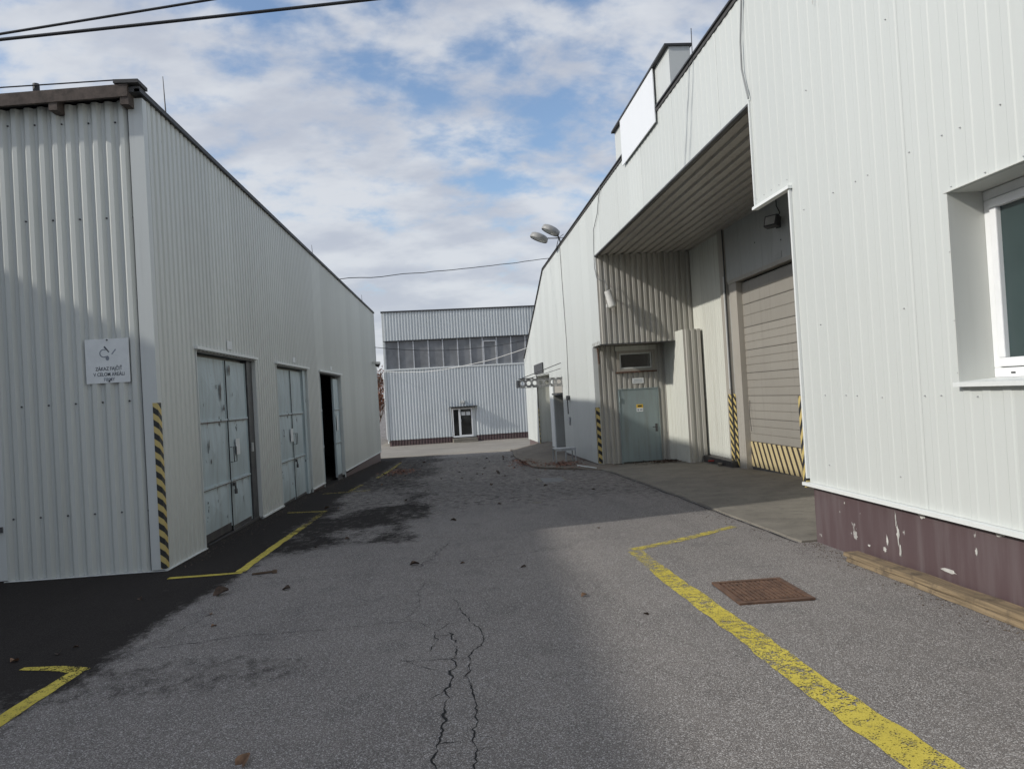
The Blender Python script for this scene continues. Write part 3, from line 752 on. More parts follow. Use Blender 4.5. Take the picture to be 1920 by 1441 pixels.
dots('screw', 'galv', right, pts, (-1, 0, 0), .006)
# bare plaster where the plinth paint has come off
def plaster(u, z, w_, h_, seed, n=16):
    rg = random.Random(seed); m = MB()
    m.v = [(.0165, u + w_ * math.cos(2 * math.pi * k / n) * rg.uniform(.45, 1.15), z + h_ * math.sin(2 * math.pi * k / n) * rg.uniform(.45, 1.15)) for k in range(n)]
    m.f = [tuple(range(n))]; m.build('plaster_patch', 'plaster', right)
plain('plaster', (.50, .49, .46), .9, var=.2, scale=14)
for q in [(-1.75, 0.4, 0.012, 0.09, 1), (-1.77, 0.28, 0.022, 0.1, 2), (-1.79, 0.15, 0.018, 0.07, 3), (-1.6, 0.2, 0.018, 0.06, 4), (-1.56, 0.11, 0.03, 0.03, 5), (-2.12, 0.5, 0.055, 0.035, 6), (-2.22, 0.51, 0.04, 0.012, 7), (-2.42, 0.12, 0.14, 0.018, 8), (-0.9, 0.43, 0.012, 0.012, 9), (-0.8, 0.33, 0.01, 0.01, 10), (-3.0, 0.5, 0.05, 0.03, 11), (-2.75, 0.33, 0.02, 0.03, 12), (-1.3, 0.1, 0.03, 0.012, 13)]: plaster(q[0] + .27, *q[1:])
# window
wf = MB(); VW = .25
wf.box(VW, VW + .07, WIN[0], WIN[1] + .0, WIN[2] + .03, WIN[2] + .10).box(VW, VW + .07, WIN[0], WIN[1], WIN[3] - .07, WIN[3]).box(VW, VW + .07, WIN[1] - .07, WIN[1], WIN[2] + .10, WIN[3] - .07).box(VW, VW + .07, WIN[0], WIN[0] + .07, WIN[2] + .10, WIN[3] - .07)
win = wf.build('window', 'pvc', right, bevel=.006)
sa = MB(); a, b, c, d = WIN[0] + .075, WIN[1] - .075, WIN[2] + .105, WIN[3] - .075
sa.box(VW - .018, VW + .05, a, b, c, c + .065).box(VW - .018, VW + .05, a, b, d - .065, d).box(VW - .018, VW + .05, b - .065, b, c + .065, d - .065).box(VW - .018, VW + .05, a, a + .065, c + .065, d - .065)
sa.build('sash', 'pvc', win, bevel=.008)
box('pane', 'glass_teal', win, VW + .02, VW + .03, a + .06, b - .06, c + .06, d - .06)
box('drain_cap', 'dark_metal', win, VW - .004, VW - .0005, -2.68, -2.64, WIN[2] + .055, WIN[2] + .068)
box('reveal', 'reveal', right, -.022, VW + .06, WIN[1], WIN[1] + .006, WIN[2], WIN[3] + .002)
box('reveal', 'reveal', right, -.035, VW + .06, WIN[0], WIN[1] + .03, WIN[3] + .003, WIN[3] + .010)
box('reveal', 'reveal', right, -.022, VW + .06, WIN[0] - .006, WIN[0], WIN[2], WIN[3])
MB().hexa([(-.06, WIN[0] - .03, WIN[2] - .02), (VW, WIN[0] - .03, WIN[2] + .0), (VW, WIN[1] + .02, WIN[2] + .0), (-.06, WIN[1] + .02, WIN[2] - .02),
           (-.06, WIN[0] - .03, WIN[2] + .012), (VW, WIN[0] - .03, WIN[2] + .03), (VW, WIN[1] + .02, WIN[2] + .03), (-.06, WIN[1] + .02, WIN[2] + .012)]).build('window_sill', 'flashing_white', right)
# loading bay: soffit, walls
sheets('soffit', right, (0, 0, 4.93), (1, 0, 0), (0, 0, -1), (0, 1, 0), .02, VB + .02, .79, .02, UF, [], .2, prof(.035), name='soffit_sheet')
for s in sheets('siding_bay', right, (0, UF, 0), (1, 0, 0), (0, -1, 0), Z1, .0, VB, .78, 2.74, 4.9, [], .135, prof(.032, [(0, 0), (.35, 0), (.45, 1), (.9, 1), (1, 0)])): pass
box('ledge', 'jamb', right, .0, VB, UF + .004, UL + .1, 2.75, 2.83)
box('ledge_trim', 'dark_metal', right, -.02, 1.93, UF - .035, UF + .0, 2.715, 2.742)
GW = (.59, 1.58, 2.07, 2.60); GD = (.60, 1.61, -99, 1.62)
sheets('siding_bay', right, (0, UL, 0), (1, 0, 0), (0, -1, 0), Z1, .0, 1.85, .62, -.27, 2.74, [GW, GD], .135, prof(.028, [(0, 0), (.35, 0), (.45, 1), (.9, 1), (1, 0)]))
box('wall', 'core', right, .0, .56, UL + .05, UL + .14, -.6, 2.75); box('wall', 'core', right, 1.64, 2.6, UL + .05, UL + .14, -.6, 2.75); box('wall', 'core', right, .56, 1.64, UL + .09, UL + .14, -.6, 2.75)
box('wall', 'core', right, .05, VB, UF + .04, UL + .1, 2.84, 5.0)
# transom window over the small door
gw = MB().box(.59, 1.58, UL - .045, UL + .03, 2.07, 2.13).box(.59, 1.58, UL - .045, UL + .03, 2.54, 2.60).box(.59, .66, UL - .045, UL + .03, 2.13, 2.54).box(1.50, 1.58, UL - .045, UL + .03, 2.13, 2.54).build('transom_window', 'jamb', right)
MB().box(.665, 1.495, UL - .02, UL + .02, 2.135, 2.175).box(.665, 1.495, UL - .02, UL + .02, 2.505, 2.538).box(.665, .70, UL - .02, UL + .02, 2.175, 2.505).box(1.46, 1.495, UL - .02, UL + .02, 2.175, 2.505).build('sash', 'flashing', gw)
box('pane', 'glass_dark', gw, .69, 1.47, UL + .0, UL + .012, 2.16, 2.52); box('sill', 'rusty', gw, .56, 1.61, UL - .09, UL - .0, 2.035, 2.068)
box('header_panel', 'siding_bay_back', right, .56, 1.62, UL - .04, UL - .002, 2.605, 2.72)
gd = box('steel_door', 'door_green', right, .615, 1.595, UL - .035, UL + .01, -.24, 1.60, bevel=.006)
m = MB().box(.585, .612, UL - .045, UL + .02, -.28, 1.63).box(1.598, 1.625, UL - .045, UL + .02, -.28, 1.63).box(.585, 1.625, UL - .045, UL + .02, 1.603, 1.63); m.build('frame', 'door_green', gd)
MB().tube([(1.52, UL - .035, .62), (1.52, UL - .09, .62), (1.41, UL - .09, .62)], .011, 6).box(1.49, 1.55, UL - .042, UL - .036, .50, .70).build('handle', 'dark_metal', gd)
for z in (.1, 1.3): cylinder(MB(), (.607, UL - .05, z), (.607, UL - .05, z + .12), .014, 8).build('hinge', 'door_green', gd)
box('warning_label', 'yellow_plate', gd, 1.03, 1.20, UL - .039, UL - .0365, 1.125, 1.215); box('warning_label', 'paper', gd, 1.03, 1.20, UL - .039, UL - .0365, 1.03, 1.123)
box('print', 'ink_dark', gd, 1.06, 1.17, UL - .0405, UL - .0392, 1.15, 1.19); box('print', 'ink_faded', gd, 1.05, 1.09, UL - .0405, UL - .0392, 1.05, 1.10); box('print', 'ink_faded', gd, 1.11, 1.18, UL - .0405, UL - .0392, 1.06, 1.09)
dp = box('door_sign', 'paper', right, .96, 1.26, UL - .037, UL - .031, 1.75, 1.89)
box('print', 'ink_faded', dp, 1.0, 1.22, UL - .0385, UL - .0372, 1.835, 1.853); box('print', 'ink_faded', dp, .99, 1.23, UL - .0385, UL - .0372, 1.79, 1.805)
# side wall and fin right of the small door
FU = 10.0; FV = 1.85; FR = 2.28
sheets('siding_bay_back', right, (FV, 0, 0), Y1, XM, Z1, FU, UL, .83, -.22, 2.95, [], .12, prof(.010, [(0, 0), (.4, 0), (.5, 1), (.9, 1), (1, 0)]))
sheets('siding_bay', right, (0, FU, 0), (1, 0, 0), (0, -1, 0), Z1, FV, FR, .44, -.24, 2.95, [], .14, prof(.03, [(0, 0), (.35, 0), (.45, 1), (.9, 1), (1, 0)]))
box('wall', 'core', right, FV + .01, FR - .005, FU + .01, UL, -.5, 2.93)
box('fin_side', 'siding_bay', right, FR - .004, FR, FU + .002, UF, -.24, 2.95)
# back wall of the bay
DO = (3.9, 7.65); DTZ = 3.68
sheets('siding_bay_back', right, (VB, 0, 0), Y1, XM, Z1, 8.22, UF, .85, -.02, 4.9, [], .125, prof(.008, [(0, 0), (.45, 0), (.55, 1), (.9, 1), (1, 0)]))
sheets('siding_bay_back', right, (VB, 0, 0), Y1, XM, Z1, .02, 3.5, 1.0, .0, 4.9, [], .125, prof(.008, [(0, 0), (.45, 0), (.55, 1), (.9, 1), (1, 0)]))
for k in range(6):
    a = 3.5 + k * .79; box('panel', 'grey_panel', right, VB - .012, VB + .02, a + .004, a + .786, 3.78, 4.9)
box('wall', 'core', right, VB + .02, VB + .17, .0, 3.6, -.5, 5.0); box('wall', 'core', right, VB + .02, VB + .17, 7.95, UF + 1, -.5, 5.0); box('wall', 'core', right, VB + .03, VB + .17, 3.6, 7.95, 3.74, 5.0)
box('post', 'jamb', right, VB - .055, VB + .02, 8.205, 8.50, -.15, 4.93); box('post_edge', 'dark_metal', right, VB - .06, VB - .04, 8.20, 8.23, .0, 4.9)
box('conduit', 'flashing_white', right, VB - .075, VB - .056, 8.24, 8.262, 1.5, 3.9)
box('door_jamb', 'jamb', right, VB - .03, VB + .17, DO[1], DO[1] + .38, -.2, DTZ + .02); box('door_jamb', 'jamb', right, VB - .03, VB + .17, DO[0] - .38, DO[0], -.2, DTZ + .02)
box('door_lintel', 'jamb', right, VB - .05, VB + .17, DO[0] - .40, DO[1] + .40, DTZ + .021, DTZ + .095)
hazard('hazard_post', (0, -4.5, 6.2), .2); box('hazard_strip', 'hazard_post', right, VB - .030, VB - .026, 8.06, 8.20, -.15, 1.39)
hz2 = box('hazard_strip', 'hazard_post', right, VB - .058, VB - .056, 8.24, 8.42, -.12, 1.39)
rdz = [.41 + (DTZ - .41) * k / 7 for k in range(8)]
rd = None
for k in range(7):
    m = MB(); z0, z1 = rdz[k] + .004, rdz[k + 1] - .004; x0 = VB + .09; n = 3 if k < 5 else 2
    pr = []
    for q in range(n):
        a = z0 + (z1 - z0) * q / n; b = z0 + (z1 - z0) * (q + 1) / n
        pr += [(x0, a + .008), (x0 - .004, a + .02), (x0 - .004, b - .010), (x0 + .008, b - .002)]
    pr[0] = (x0, z0); i = len(m.v)
    for x, z in pr: m.v += [(x, DO[0] + .0, z), (x, DO[1], z)]
    for q in range(len(pr) - 1): m.f.append((2 * q, 2 * q + 2, 2 * q + 3, 2 * q + 1))
    m.box(x0 + .012, x0 + .05, DO[0], DO[1], z0, z1); o = m.build('door_panel', 'roller', right)
box('door_gap', 'black_void', right, VB + .15, VB + .17, DO[0], DO[1], -.3, DTZ + .02)
hazard('hazard_board', (0, 4.5, -2.6), .0, yel=(.56, .46, .25), blk=(.045, .035, .028), duty=.60)
box('bottom_board', 'hazard_board', right, VB + .08, VB + .14, DO[0], DO[1], -.10, .405)
box('bottom_seal', 'dark_metal', right, VB + .085, VB + .13, DO[0], DO[1], -.2, -.10)
box('wall_kerb', 'kerb_dark', right, VB - .16, VB + .0, 8.15, 10.7, -.4, -.035, bevel=.02)
MB().tube([(VB + .07, 7.55, 1.25), (VB + .03, 7.5, .95), (VB + .02, 7.42, .62)], .006, 5).build('pull_rope', 'cable', right)
box('notice_plate', 'grey_panel', right, VB - .020, VB - .014, 5.46, 5.80, 3.815, 3.865); box('notice_plate', 'grey_panel', right, VB - .020, VB - .014, 5.46, 5.80, 3.88, 3.93)
for k, (u, z) in enumerate(((5.0, 4.1), (4.7, 4.02), (5.4, 4.15), (4.55, 4.3), (4.45, 3.95), (4.8, 4.32))):
    pass
dots('bolt', 'dark_metal', right, [(VB - .014, u, z) for u, z in ((5.0, 4.1), (4.7, 4.05), (5.45, 4.12), (4.55, 4.35), (4.45, 3.95), (6.6, 4.3), (4.8, 4.3))], (-1, 0, 0), .016)
# steelwork under the hanging panel
box('steel_beam', 'rusty', right, .12, .22, .05, .90, 3.74, 3.86); box('steel_beam', 'grey_panel', right, .30, .55, .10, .85, 3.80, 3.98)
MB().tube([(.10, .20, 3.95), (.16, .07, 3.42)], .03, 4).build('brace', 'rusty', right)
box('steel_beam', 'rusty', right, .05, VB, .05, .12, 3.90, 4.02)
# roof box with a white panel
box('roof_box', 'flashing', right, .0, .34, 3.90, 7.84, TOP - .05, 6.92); box('box_trim', 'dark_trim', right, -.07, .37, 3.87, 7.87, 6.92, 6.955)
box('box_panel', 'sign_white', right, -.055, -.035, 4.69, 7.12, 6.02, 6.915, bevel=.003)
MB().tube([(.36, 3.88, 6.3), (.37, 3.87, 7.18)], .007, 5).build('lightning_rod', 'dark_metal', right)
# cables on the wall
MB().tube([(-.03, .90, 6.27), (-.035, 1.03, 5.65), (-.035, 1.04, 5.33), (-.035, .97, 5.12), (-.035, .90, 4.93)], .011, 6).build('wall_cable', 'cable_grey', right)
MB().tube([(-.03, 9.42, 6.27), (-.03, 9.75, 6.0), (-.03, 9.95, 5.76), (-.03, 10.5, 5.5), (-.03, 10.62, 5.05), (-.03, 10.66, 4.6), (-.01, 10.58, 4.35), (.08, 10.52, 4.26), (.16, 10.50, 4.28), (.20, 10.48, 4.15), (.21, 10.44, 4.02)], .009, 6).build('wall_cable', 'cable_grey', right)
MB().tube([(-.025, 16.05, 6.2), (-.03, 15.9, 4.6), (-.03, 15.75, 3.1), (-.03, 15.95, 1.46)], .009, 6).build('wall_cable', 'cable', right)
MB().tube([(-.025, -.85, 6.2), (-.03, -.8, 5.6), (-.03, -.72, 5.2)], .004, 5).build('wall_cable', 'cable_white', right)
MB().box(-.10, -.02, 15.86, 16.1, 1.38, 1.52).tube([(-.08, 15.95, 1.4), (-.08, 15.93, .95)], .018, 6).build('switch_box', 'dark_metal', right)
box('hook_plate', 'galv', right, -.05, -.02, 16.02, 16.12, .60, .85)
hazard('hazard_corner2', (4., 7., 5.), .3); MB().box(-.026, -.0215, UL - .06, UL + .06, -.22, 1.2).box(-.02, .07, UL - .064, UL - .060, -.22, 1.2).build('hazard_strip', 'hazard_corner2', right)
MB().box(-.02, .10, UL - .03, UL - .005, -.25, 2.72).build('corner_flashing', 'flashing', right)
MB().tube([(.10, UL - .08, 2.7), (.12, UL - .10, 2.3)], .02, 5).build('bracket', 'rusty', right)
# the two far doorways
for (u0, u1, zt, nm) in ((20.6, 24.7, 2.35, 'siding_bay_back'), (17.4, 19.6, 2.12, 'grey_panel')):
    box('jamb_panel', nm, right, -.0, .62, u1, u1 + .03, -.6, zt + .03); box('jamb_panel', nm, right, -.0, .62, u0 - .03, u0, -.6, zt + .03)
    box('lintel_panel', nm, right, -.0, .62, u0, u1, zt, zt + .03); box('door_leaf', 'grey_panel', right, .58, .61, u0, u1, -.6, zt)
    box('threshold', 'concrete', right, .0, .62, u0, u1, -1.2, -.46)
hazard('hazard_far', (5., 7., 5.), .3); box('hazard_strip', 'hazard_far', right, -.028, -.0, 24.62, 24.74, -.5, 1.05); box('door_frame', 'dark_metal', right, -.028, -.0, 24.62, 24.74, 1.055, 2.4)
box('door_frame', 'flashing_white', right, -.03, .0, 19.62, 20.58, -.5, 2.1)
box('fan_box', 'jamb', right, .02, .5, 17.45, 19.5, 1.62, 2.1); box('fan_ledge', 'dark_metal', right, -.08, .5, 17.42, 19.58, 1.55, 1.61)
box('sign_board', 'dark_metal', right, -.05, -.02, 22.2, 25.2, 2.45, 2.85)

# perforated canopy brackets
def bracket_plate(u, n=7, cell=.20, h=.26, z0=1.86):
    m = MB()
    for k in range(n):
        x1 = -.02 - k * cell; x0 = x1 - cell; zc = z0 + h / 2; xc = (x0 + x1) / 2; r = .068; N = 16
        for s_, y in ((1, u - .012), (-1, u + .012)):
            inner = [(xc + r * math.cos(2 * math.pi * i / N), y, zc + r * math.sin(2 * math.pi * i / N)) for i in range(N)]
            outer = []
            for i in range(N):
                a = 2 * math.pi * i / N; c_, s2 = math.cos(a), math.sin(a); q = min(cell / 2 / max(1e-6, abs(c_)), h / 2 / max(1e-6, abs(s2)))
                outer.append((xc + q * c_, y, zc + q * s2))
            for i in range(N): m.quad(inner[i], inner[(i + 1) % N], outer[(i + 1) % N], outer[i])
        for i in range(N):
            a = 2 * math.pi * i / N; b = 2 * math.pi * (i + 1) / N
            m.quad((xc + r * math.cos(a), u - .012, zc + r * math.sin(a)), (xc + r * math.cos(b), u - .012, zc + r * math.sin(b)), (xc + r * math.cos(b), u + .012, zc + r * math.sin(b)), (xc + r * math.cos(a), u + .012, zc + r * math.sin(a)))
    m.box(-.02 - n * cell, 0, u - .03, u + .03, z0 - .02, z0).box(-.02 - n * cell, 0, u - .03, u + .03, z0 + h, z0 + h + .015)
    return m
cn = empty('canopy_frame', r2w(0, 20, 0), RTH, 'steel arm with round holes sticking out over the far doorways', 'canopy')
u = 17.3
bracket_plate(u - 20).build('arm', 'canopy_steel', cn)
MB().tube([(-1.40, u - 20, 2.14), (-.02, u - 20, 2.60)], .014, 6).build('tie_rod', 'dark_metal', cn)
MB().tube([(-1.10, u - 19.9, 2.14), (-.02, u - 19.9, 2.42)], .010, 6).build('tie_rod', 'dark_metal', cn)
box('end_plate', 'dark_metal', cn, -1.46, -1.425, u - 20.05, u - 19.2, 1.86, 2.10)
box('top_plate', 'dark_metal', cn, -1.40, -.95, u - 20.02, u - 19.3, 2.142, 2.165)

# flood lamps ------------------------------------------------------------------
fl = empty('flood_light', r2w(VB - .02, 5.45, 4.47), RTH + R(32), 'black LED flood light on the bay wall above the roller door', 'lamp')
hd = MB().hexa([(-.30, -.13, -.13), (-.18, -.13, -.16), (-.18, .13, -.16), (-.30, .13, -.13), (-.24, -.13, .07), (-.12, -.13, .02), (-.12, .13, .02), (-.24, .13, .07)]).build('housing', 'dark_metal', fl, bevel=.008)
MB().quad((-.2985, -.10, -.105), (-.2985, .10, -.105), (-.2475, .10, .045), (-.2475, -.10, .045)).build('lens', 'lens', fl).location = (-.006, 0, 0)
MB().box(-.14, .0, -.02, .02, -.07, -.04).box(-.012, .0, -.07, .07, -.14, .05).build('bracket', 'dark_metal', fl)
MB().tube([(-.10, -.02, .0), (-.05, -.05, .12), (-.03, .02, .25), (-.03, .03, .55)], .009, 6).build('lead', 'cable', fl)
cl = empty('flood_can', r2w(.24, UF - .22, 3.80), RTH, 'white cylindrical spotlight hanging at the corner above the loading bay door', 'lamp')
MB().tube([(-.045, -.02, .20), (-.04, -.02, .19), (.05, -.06, -.18), (.055, -.062, -.2)], [.06, .085, .095, .085], 18).build('housing', 'lamp_white', cl)
MB().tube([(-.02, .03, .1), (-.01, .2, .14)], .02, 6).build('bracket', 'galv', cl); MB().box(-.09, -.04, -.06, .02, -.2, -.12).build('ballast', 'lamp_white', cl)
MB().tube([(-.045, -.02, .2), (-.04, .03, .3), (-.03, .04, .36)], .008, 5).build('lead', 'cable_grey', cl)
def head(parent, c, tilt, rz):
    m = MB(); n = 20; prf = [(.06, .11), (.19, .105), (.255, .07), (.27, -.05), (.255, -.075)]
    for r, z in prf:
        for k in range(n): a = 2 * math.pi * k / n; m.v.append((r * 1.1 * math.cos(a), r * .95 * math.sin(a), z))
    for j in range(len(prf) - 1):
        for k in range(n): k2 = (k + 1) % n; m.f.append((j * n + k, j * n + n + k, j * n + n + k2, j * n + k2))
    m.f.append(tuple(range(n)))
    h = m.build('lamp_head', 'lamp_grey', parent, True); h.location = c; h.rotation_euler = (0, tilt, rz)
    g = MB(); g.v = [(.24 * math.cos(2 * math.pi * k / n), .21 * math.sin(2 * math.pi * k / n), -.062) for k in range(n)]; g.f = [tuple(range(n))[::-1]]; g.build('lens', 'lens', h)
    box('gear_box', 'lamp_white', h, .04, .13, -.05, .05, -.10, -.063)
sl = empty('yard_lamp', r2w(0, 16.1, TOP), RTH, 'pair of round grey yard lamps on the roof edge of the right warehouse', 'lamp')
head(sl, (-.60, .35, .31), R(24), 0); head(sl, (-.30, -.25, .40), R(28), 0)
MB().tube([(.02, 0, .03), (-.02, .0, .22), (-.12, -.1, .30)], .022, 8).tube([(-.02, 0, .2), (-.35, .3, .27)], .018, 8).tube([(.0, -.9, .03), (-.03, .0, .2)], .012, 6).tube([(.0, .9, .03), (-.03, .0, .2)], .012, 6).tube([(.0, -.8, .15), (-.03, -.1, .2)], .008, 6).build('stand', 'dark_metal', sl)

# ================================================================== END HALL
FTH = math.atan(.08)
far = empty('end_hall', (-5.2, 53, 0), FTH, 'grey ribbed-sheet hall closing the yard with a band of windows', 'building')
FW = 17.; FRIB = prof(.065, [(0, 0), (.20, 0), (.42, 1), (.74, 1), (.96, 0), (1, 0)])
FD = (4.36, 6.02, -99, 1.0)
sheets('siding_far', far, (0, 0, 0), (1, 0, 0), (0, -1, 0), Z1, .05, FW, 1.0, -1.0, 3.76, [FD], .2, FRIB)
sheets('siding_far', far, (0, -.03, 0), (1, 0, 0), (0, -1, 0), Z1, .0, FW, 1.0, 5.80, 7.74, [], .2, FRIB)
sheets('plinth_far', far, (0, .03, 0), (1, 0, 0), (0, -1, 0), Z1, .05, FW, 1.0, -1.7, -1.0, [FD], .2, FRIB, name='plinth_sheet')
box('wall', 'core', far, .04, FW, .14, 14, -2., 7.7)
sheets('siding_far', far, (0, 0, 0), Y1, XM, Z1, .0, 14, 1.0, -1.2, 7.74, [], .2, FRIB)
box('corner_flashing', 'flashing', far, -.055, .07, -.08, .06, -1.05, 7.7)
box('window_sill', 'flashing_white', far, -.06, FW, -.09, .05, 3.765, 3.86)
box('roof_trim', 'dark_trim', far, -.10, FW + .1, -.14, .3, 7.745, 7.83); box('roof', 'roof_felt', far, -.05, FW, .3, 14, 7.7, 7.78)
box('band_trim', 'dark_trim', far, -.02, FW, -.085, .10, 5.75, 5.798)
mx = [.10, .98, 2.0, 3.02, 4.02, 5.05, 5.93, 6.79, 7.78, 8.79, 9.81, 10.8, 11.8, 12.8, 13.8, 14.8, 15.8, 16.8]
for i, x in enumerate(mx):
    box('mullion', 'mullion', far, x - .035, x + .035, -.01, .09, 3.862, 5.748)
    if i < len(mx) - 1:
        p = box('pane', 'glass_band', far, x + .036, mx[i + 1] - .036, .06, .08, 3.862, 5.748)
        p.rotation_euler = (0, 0, 0)
MB().box(6.83, 7.74, -.02, .05, 5.46, 5.53).box(6.83, 6.89, -.02, .05, 3.9, 5.46).box(7.68, 7.74, -.02, .05, 3.9, 5.46).build('vent_sash', 'mullion', far)
fd = MB().box(4.40, 4.48, -.06, .04, -1.07, .93).box(4.84, 4.98, -.06, .04, -1.07, .93).box(5.72, 5.80, -.06, .04, -1.07, .93).box(4.48, 4.84, -.06, .04, .85, .93).box(4.98, 5.72, -.06, .04, .85, .93).box(4.48, 4.84, -.06, .04, -1.07, -.97).box(4.98, 5.72, -.06, .04, -1.07, -.93).build('entrance_door', 'pvc', far)
box('pane', 'glass_dark', fd, 4.48, 4.84, -.0, .012, -.97, .85); box('pane', 'glass_dark', fd, 4.98, 5.72, -.0, .012, -.93, .85)
for x in (5.04, 5.38): box('notice', 'paper', fd, x, x + .28, -.012, -.004, .42, .66)
cylinder(MB(), (5.0, -.1, -.02), (5.0, -.1, .14), .014, 6).build('handle', 'steel', fd)
box('door_surround', 'flashing', far, 5.80, 6.0, -.03, .06, -1.07, .96)
box('door_canopy', 'dark_metal', far, 4.25, 6.15, -.55, -.0, 1.02, 1.06)
box('step', 'concrete', far, 4.35, 6.0, -.9, -.06, -1.7, -1.14); box('step', 'concrete', far, 4.9, 6.0, -1.25, -.9, -1.7, -1.30)
MB().box(5.08, 5.28, -.2, -.05, 1.28, 1.45).build('lamp', 'lamp_white', far)
for z in (3.2, 1.9): box('junction_box', 'flashing_white', far, -.20, -.06, -.10, .08, z, z + .35)
MB().tube([(-.1, -.1, 3.7), (-.12, -.1, 2.0), (-.1, -.1, -.9)], .03, 6).build('downpipe', 'flashing_white', far)

# ================================================================== neighbour hall behind the camera to the left (casts the shade on the yard)
nb = empty('neighbour_hall', (-9.53, 0, 0), 0, 'white ribbed-sheet hall standing outside the frame to the left', 'building')
box('wall', 'core', nb, -9, -.05, -16, 8.5, -1, 5.9); box('roof', 'roof_felt', nb, -9.1, .03, -16.05, 8.55, 5.9, 5.98)
sheets('siding_left', nb, (-.03, 0, 0), Y1, (1, 0, 0), Z1, -16, 8.5, 1.05, 0, 5.9, [], .15, RIBW)

# ================================================================== wires
def wire(name, label, a, b, sag, r, mat, n=14, loop=None):
    a, b = Vector(a), Vector(b); pts = []
    for i in range(n + 1):
        t = i / n; p = a.lerp(b, t); p.z -= sag * 4 * t * (1 - t)
        if loop: p.z += loop * noise.noise((t * 9, 1.1, sag))
        pts.append(p)
    return tag(MB().tube(pts, r, 6).build(name, mat, None, True), label, 'wire')
wire('overhead_wire', 'upper of two black wires crossing the top left of the sky', (-12, 10.0, 5.66), (7, 10.0, 8.36), .02, .016, 'cable')
wire('overhead_wire', 'lower of the two black wires crossing the sky above the left hall', (-12, 10.3, 6.15), (7, 10.3, 7.77), .06, .021, 'cable')
for x, z0, z1, nm in ((-12, 4.7, 6.35, 'thin steel roof mast on the left hall outside the frame'), (7, 6.2, 8.5, 'tall steel roof mast on the right warehouse outside the frame')):
    o = MB().tube([(x, 10.15, z0), (x, 10.15, z1)], .035, 8).box(x - .03, x + .03, 9.95, 10.35, z1 - .2, z1 - .14).build('roof_mast', 'galv'); tag(o, nm, 'mast')
q = r2w(.0, 18.7, 6.30)
wire('overhead_wire', 'wavy black wire strung across the yard from roof edge to roof edge', (LX, 22.4, 5.25), q, .05, .012, 'cable', 22, .05)
q = r2w(-.03, 27.3, 4.12)
wire('overhead_wire', 'thin dark wire sagging in front of the window band', (LX + .02, 31.0, 3.86), q, .28, .012, 'cable')
q2 = r2w(-.03, 27.6, 3.75)
wire('overhead_wire', 'pale cable slung from the end hall corner to the right warehouse', (-5.2, 52.85, 3.72), q2, .42, .016, 'cable_white', 16, .05)

# ================================================================== things on the ground
mh = empty('manhole_cover', (2.265, 5.98, gz(2.26, 5.98)), R(-.5), 'square rusty ribbed manhole cover beside the long yellow line', 'manhole cover')
MB().box(-.29, .29, -.33, .33, -.03, .006).build('bed', 'dark_metal', mh)
MB().box(-.29, .29, -.335, -.287, .006, .021).box(-.29, .29, .287, .335, .006, .021).box(-.29, -.247, -.286, .286, .006, .021).box(.247, .29, -.286, .286, .006, .021).build('frame', 'rust_plate', mh)
MB().box(-.234, .234, -.274, .274, .006, .0105).build('plate', 'rusty', mh)
for k in range(13):
    x = -.216 + k * .036; box('rib', 'rust_plate', mh, x - .011, x + .011, -.268, .268, .0106, .020)
for k in range(5):
    y = -.21 + k * .105; box('rib', 'rust_plate', mh, -.23, .23, y - .004, y + .004, .0106, .0185)
m = MB(); 
for k in range(14):
    a = random.uniform(0, 6.28); r = random.uniform(0, .06); m.box(-.13 + r * math.cos(a) - .008, -.13 + r * math.cos(a) + .008, .20 + r * .5 * math.sin(a) - .006, .20 + r * .5 * math.sin(a) + .006, .014, .018 + random.random() * .006)
tag(m.build('dirt_clump', 'leaf_brown', mh), kind='stuff')
dc = empty('drain_cover', (1.80, 16.3, gz(1.8, 16.3)), 0, 'pale rectangular drain cover set in the dark asphalt', 'drain cover')
box('frame', 'concrete', dc, -.30, .30, -.5, .5, -.05, .005); box('plate', 'dark_metal', dc, -.23, .23, -.42, .42, .0055, .010)
dc2 = empty('valve_cap', (1.12, 12.6, gz(1.12, 12.6)), 0, 'small round pale valve cap in the middle of the asphalt', 'cap')
MB().tube([(0, 0, -.02), (0, 0, .006)], .09, 16).build('lid', 'concrete', dc2)

# planks along the plinth
pa = empty('timber_plank', r2w(-.085, -2.9, 0), RTH + R(.3), 'upper weathered plank lying along the purple plinth', 'plank')
pb = empty('timber_plank', r2w(-.125, -2.95, 0), RTH - R(.4), 'lower plank under the other at the foot of the purple plinth', 'plank')
def plank(par, w_, h_, z0, L):
    m = MB(); n = 24; ys = [-L / 2 + L * k / n for k in range(n + 1)]
    for k, y in enumerate(ys):
        p = par.location + EY * y; g = gz(p.x, p.y) + z0
        j = .006 * noise.noise((y * 2.2, z0 * 9, .3)); e = .012 * noise.noise((y * 3.1, z0 * 5, 7.7)) 
        m.v += [(-w_ / 2 + e, y, g), (w_ / 2, y, g), (w_ / 2, y, g + h_ + j), (-w_ / 2 + .006 + e * .6, y, g + h_ + j)]
    for k in range(n):
        for q in range(4): a = k * 4; q2 = (q + 1) % 4; m.f.append((a + q, a + q2, a + 4 + q2, a + 4 + q))
    m.f.append((3, 2, 1, 0)); m.f.append((n * 4, n * 4 + 1, n * 4 + 2, n * 4 + 3))
    return m.build('board', 'timber', par)
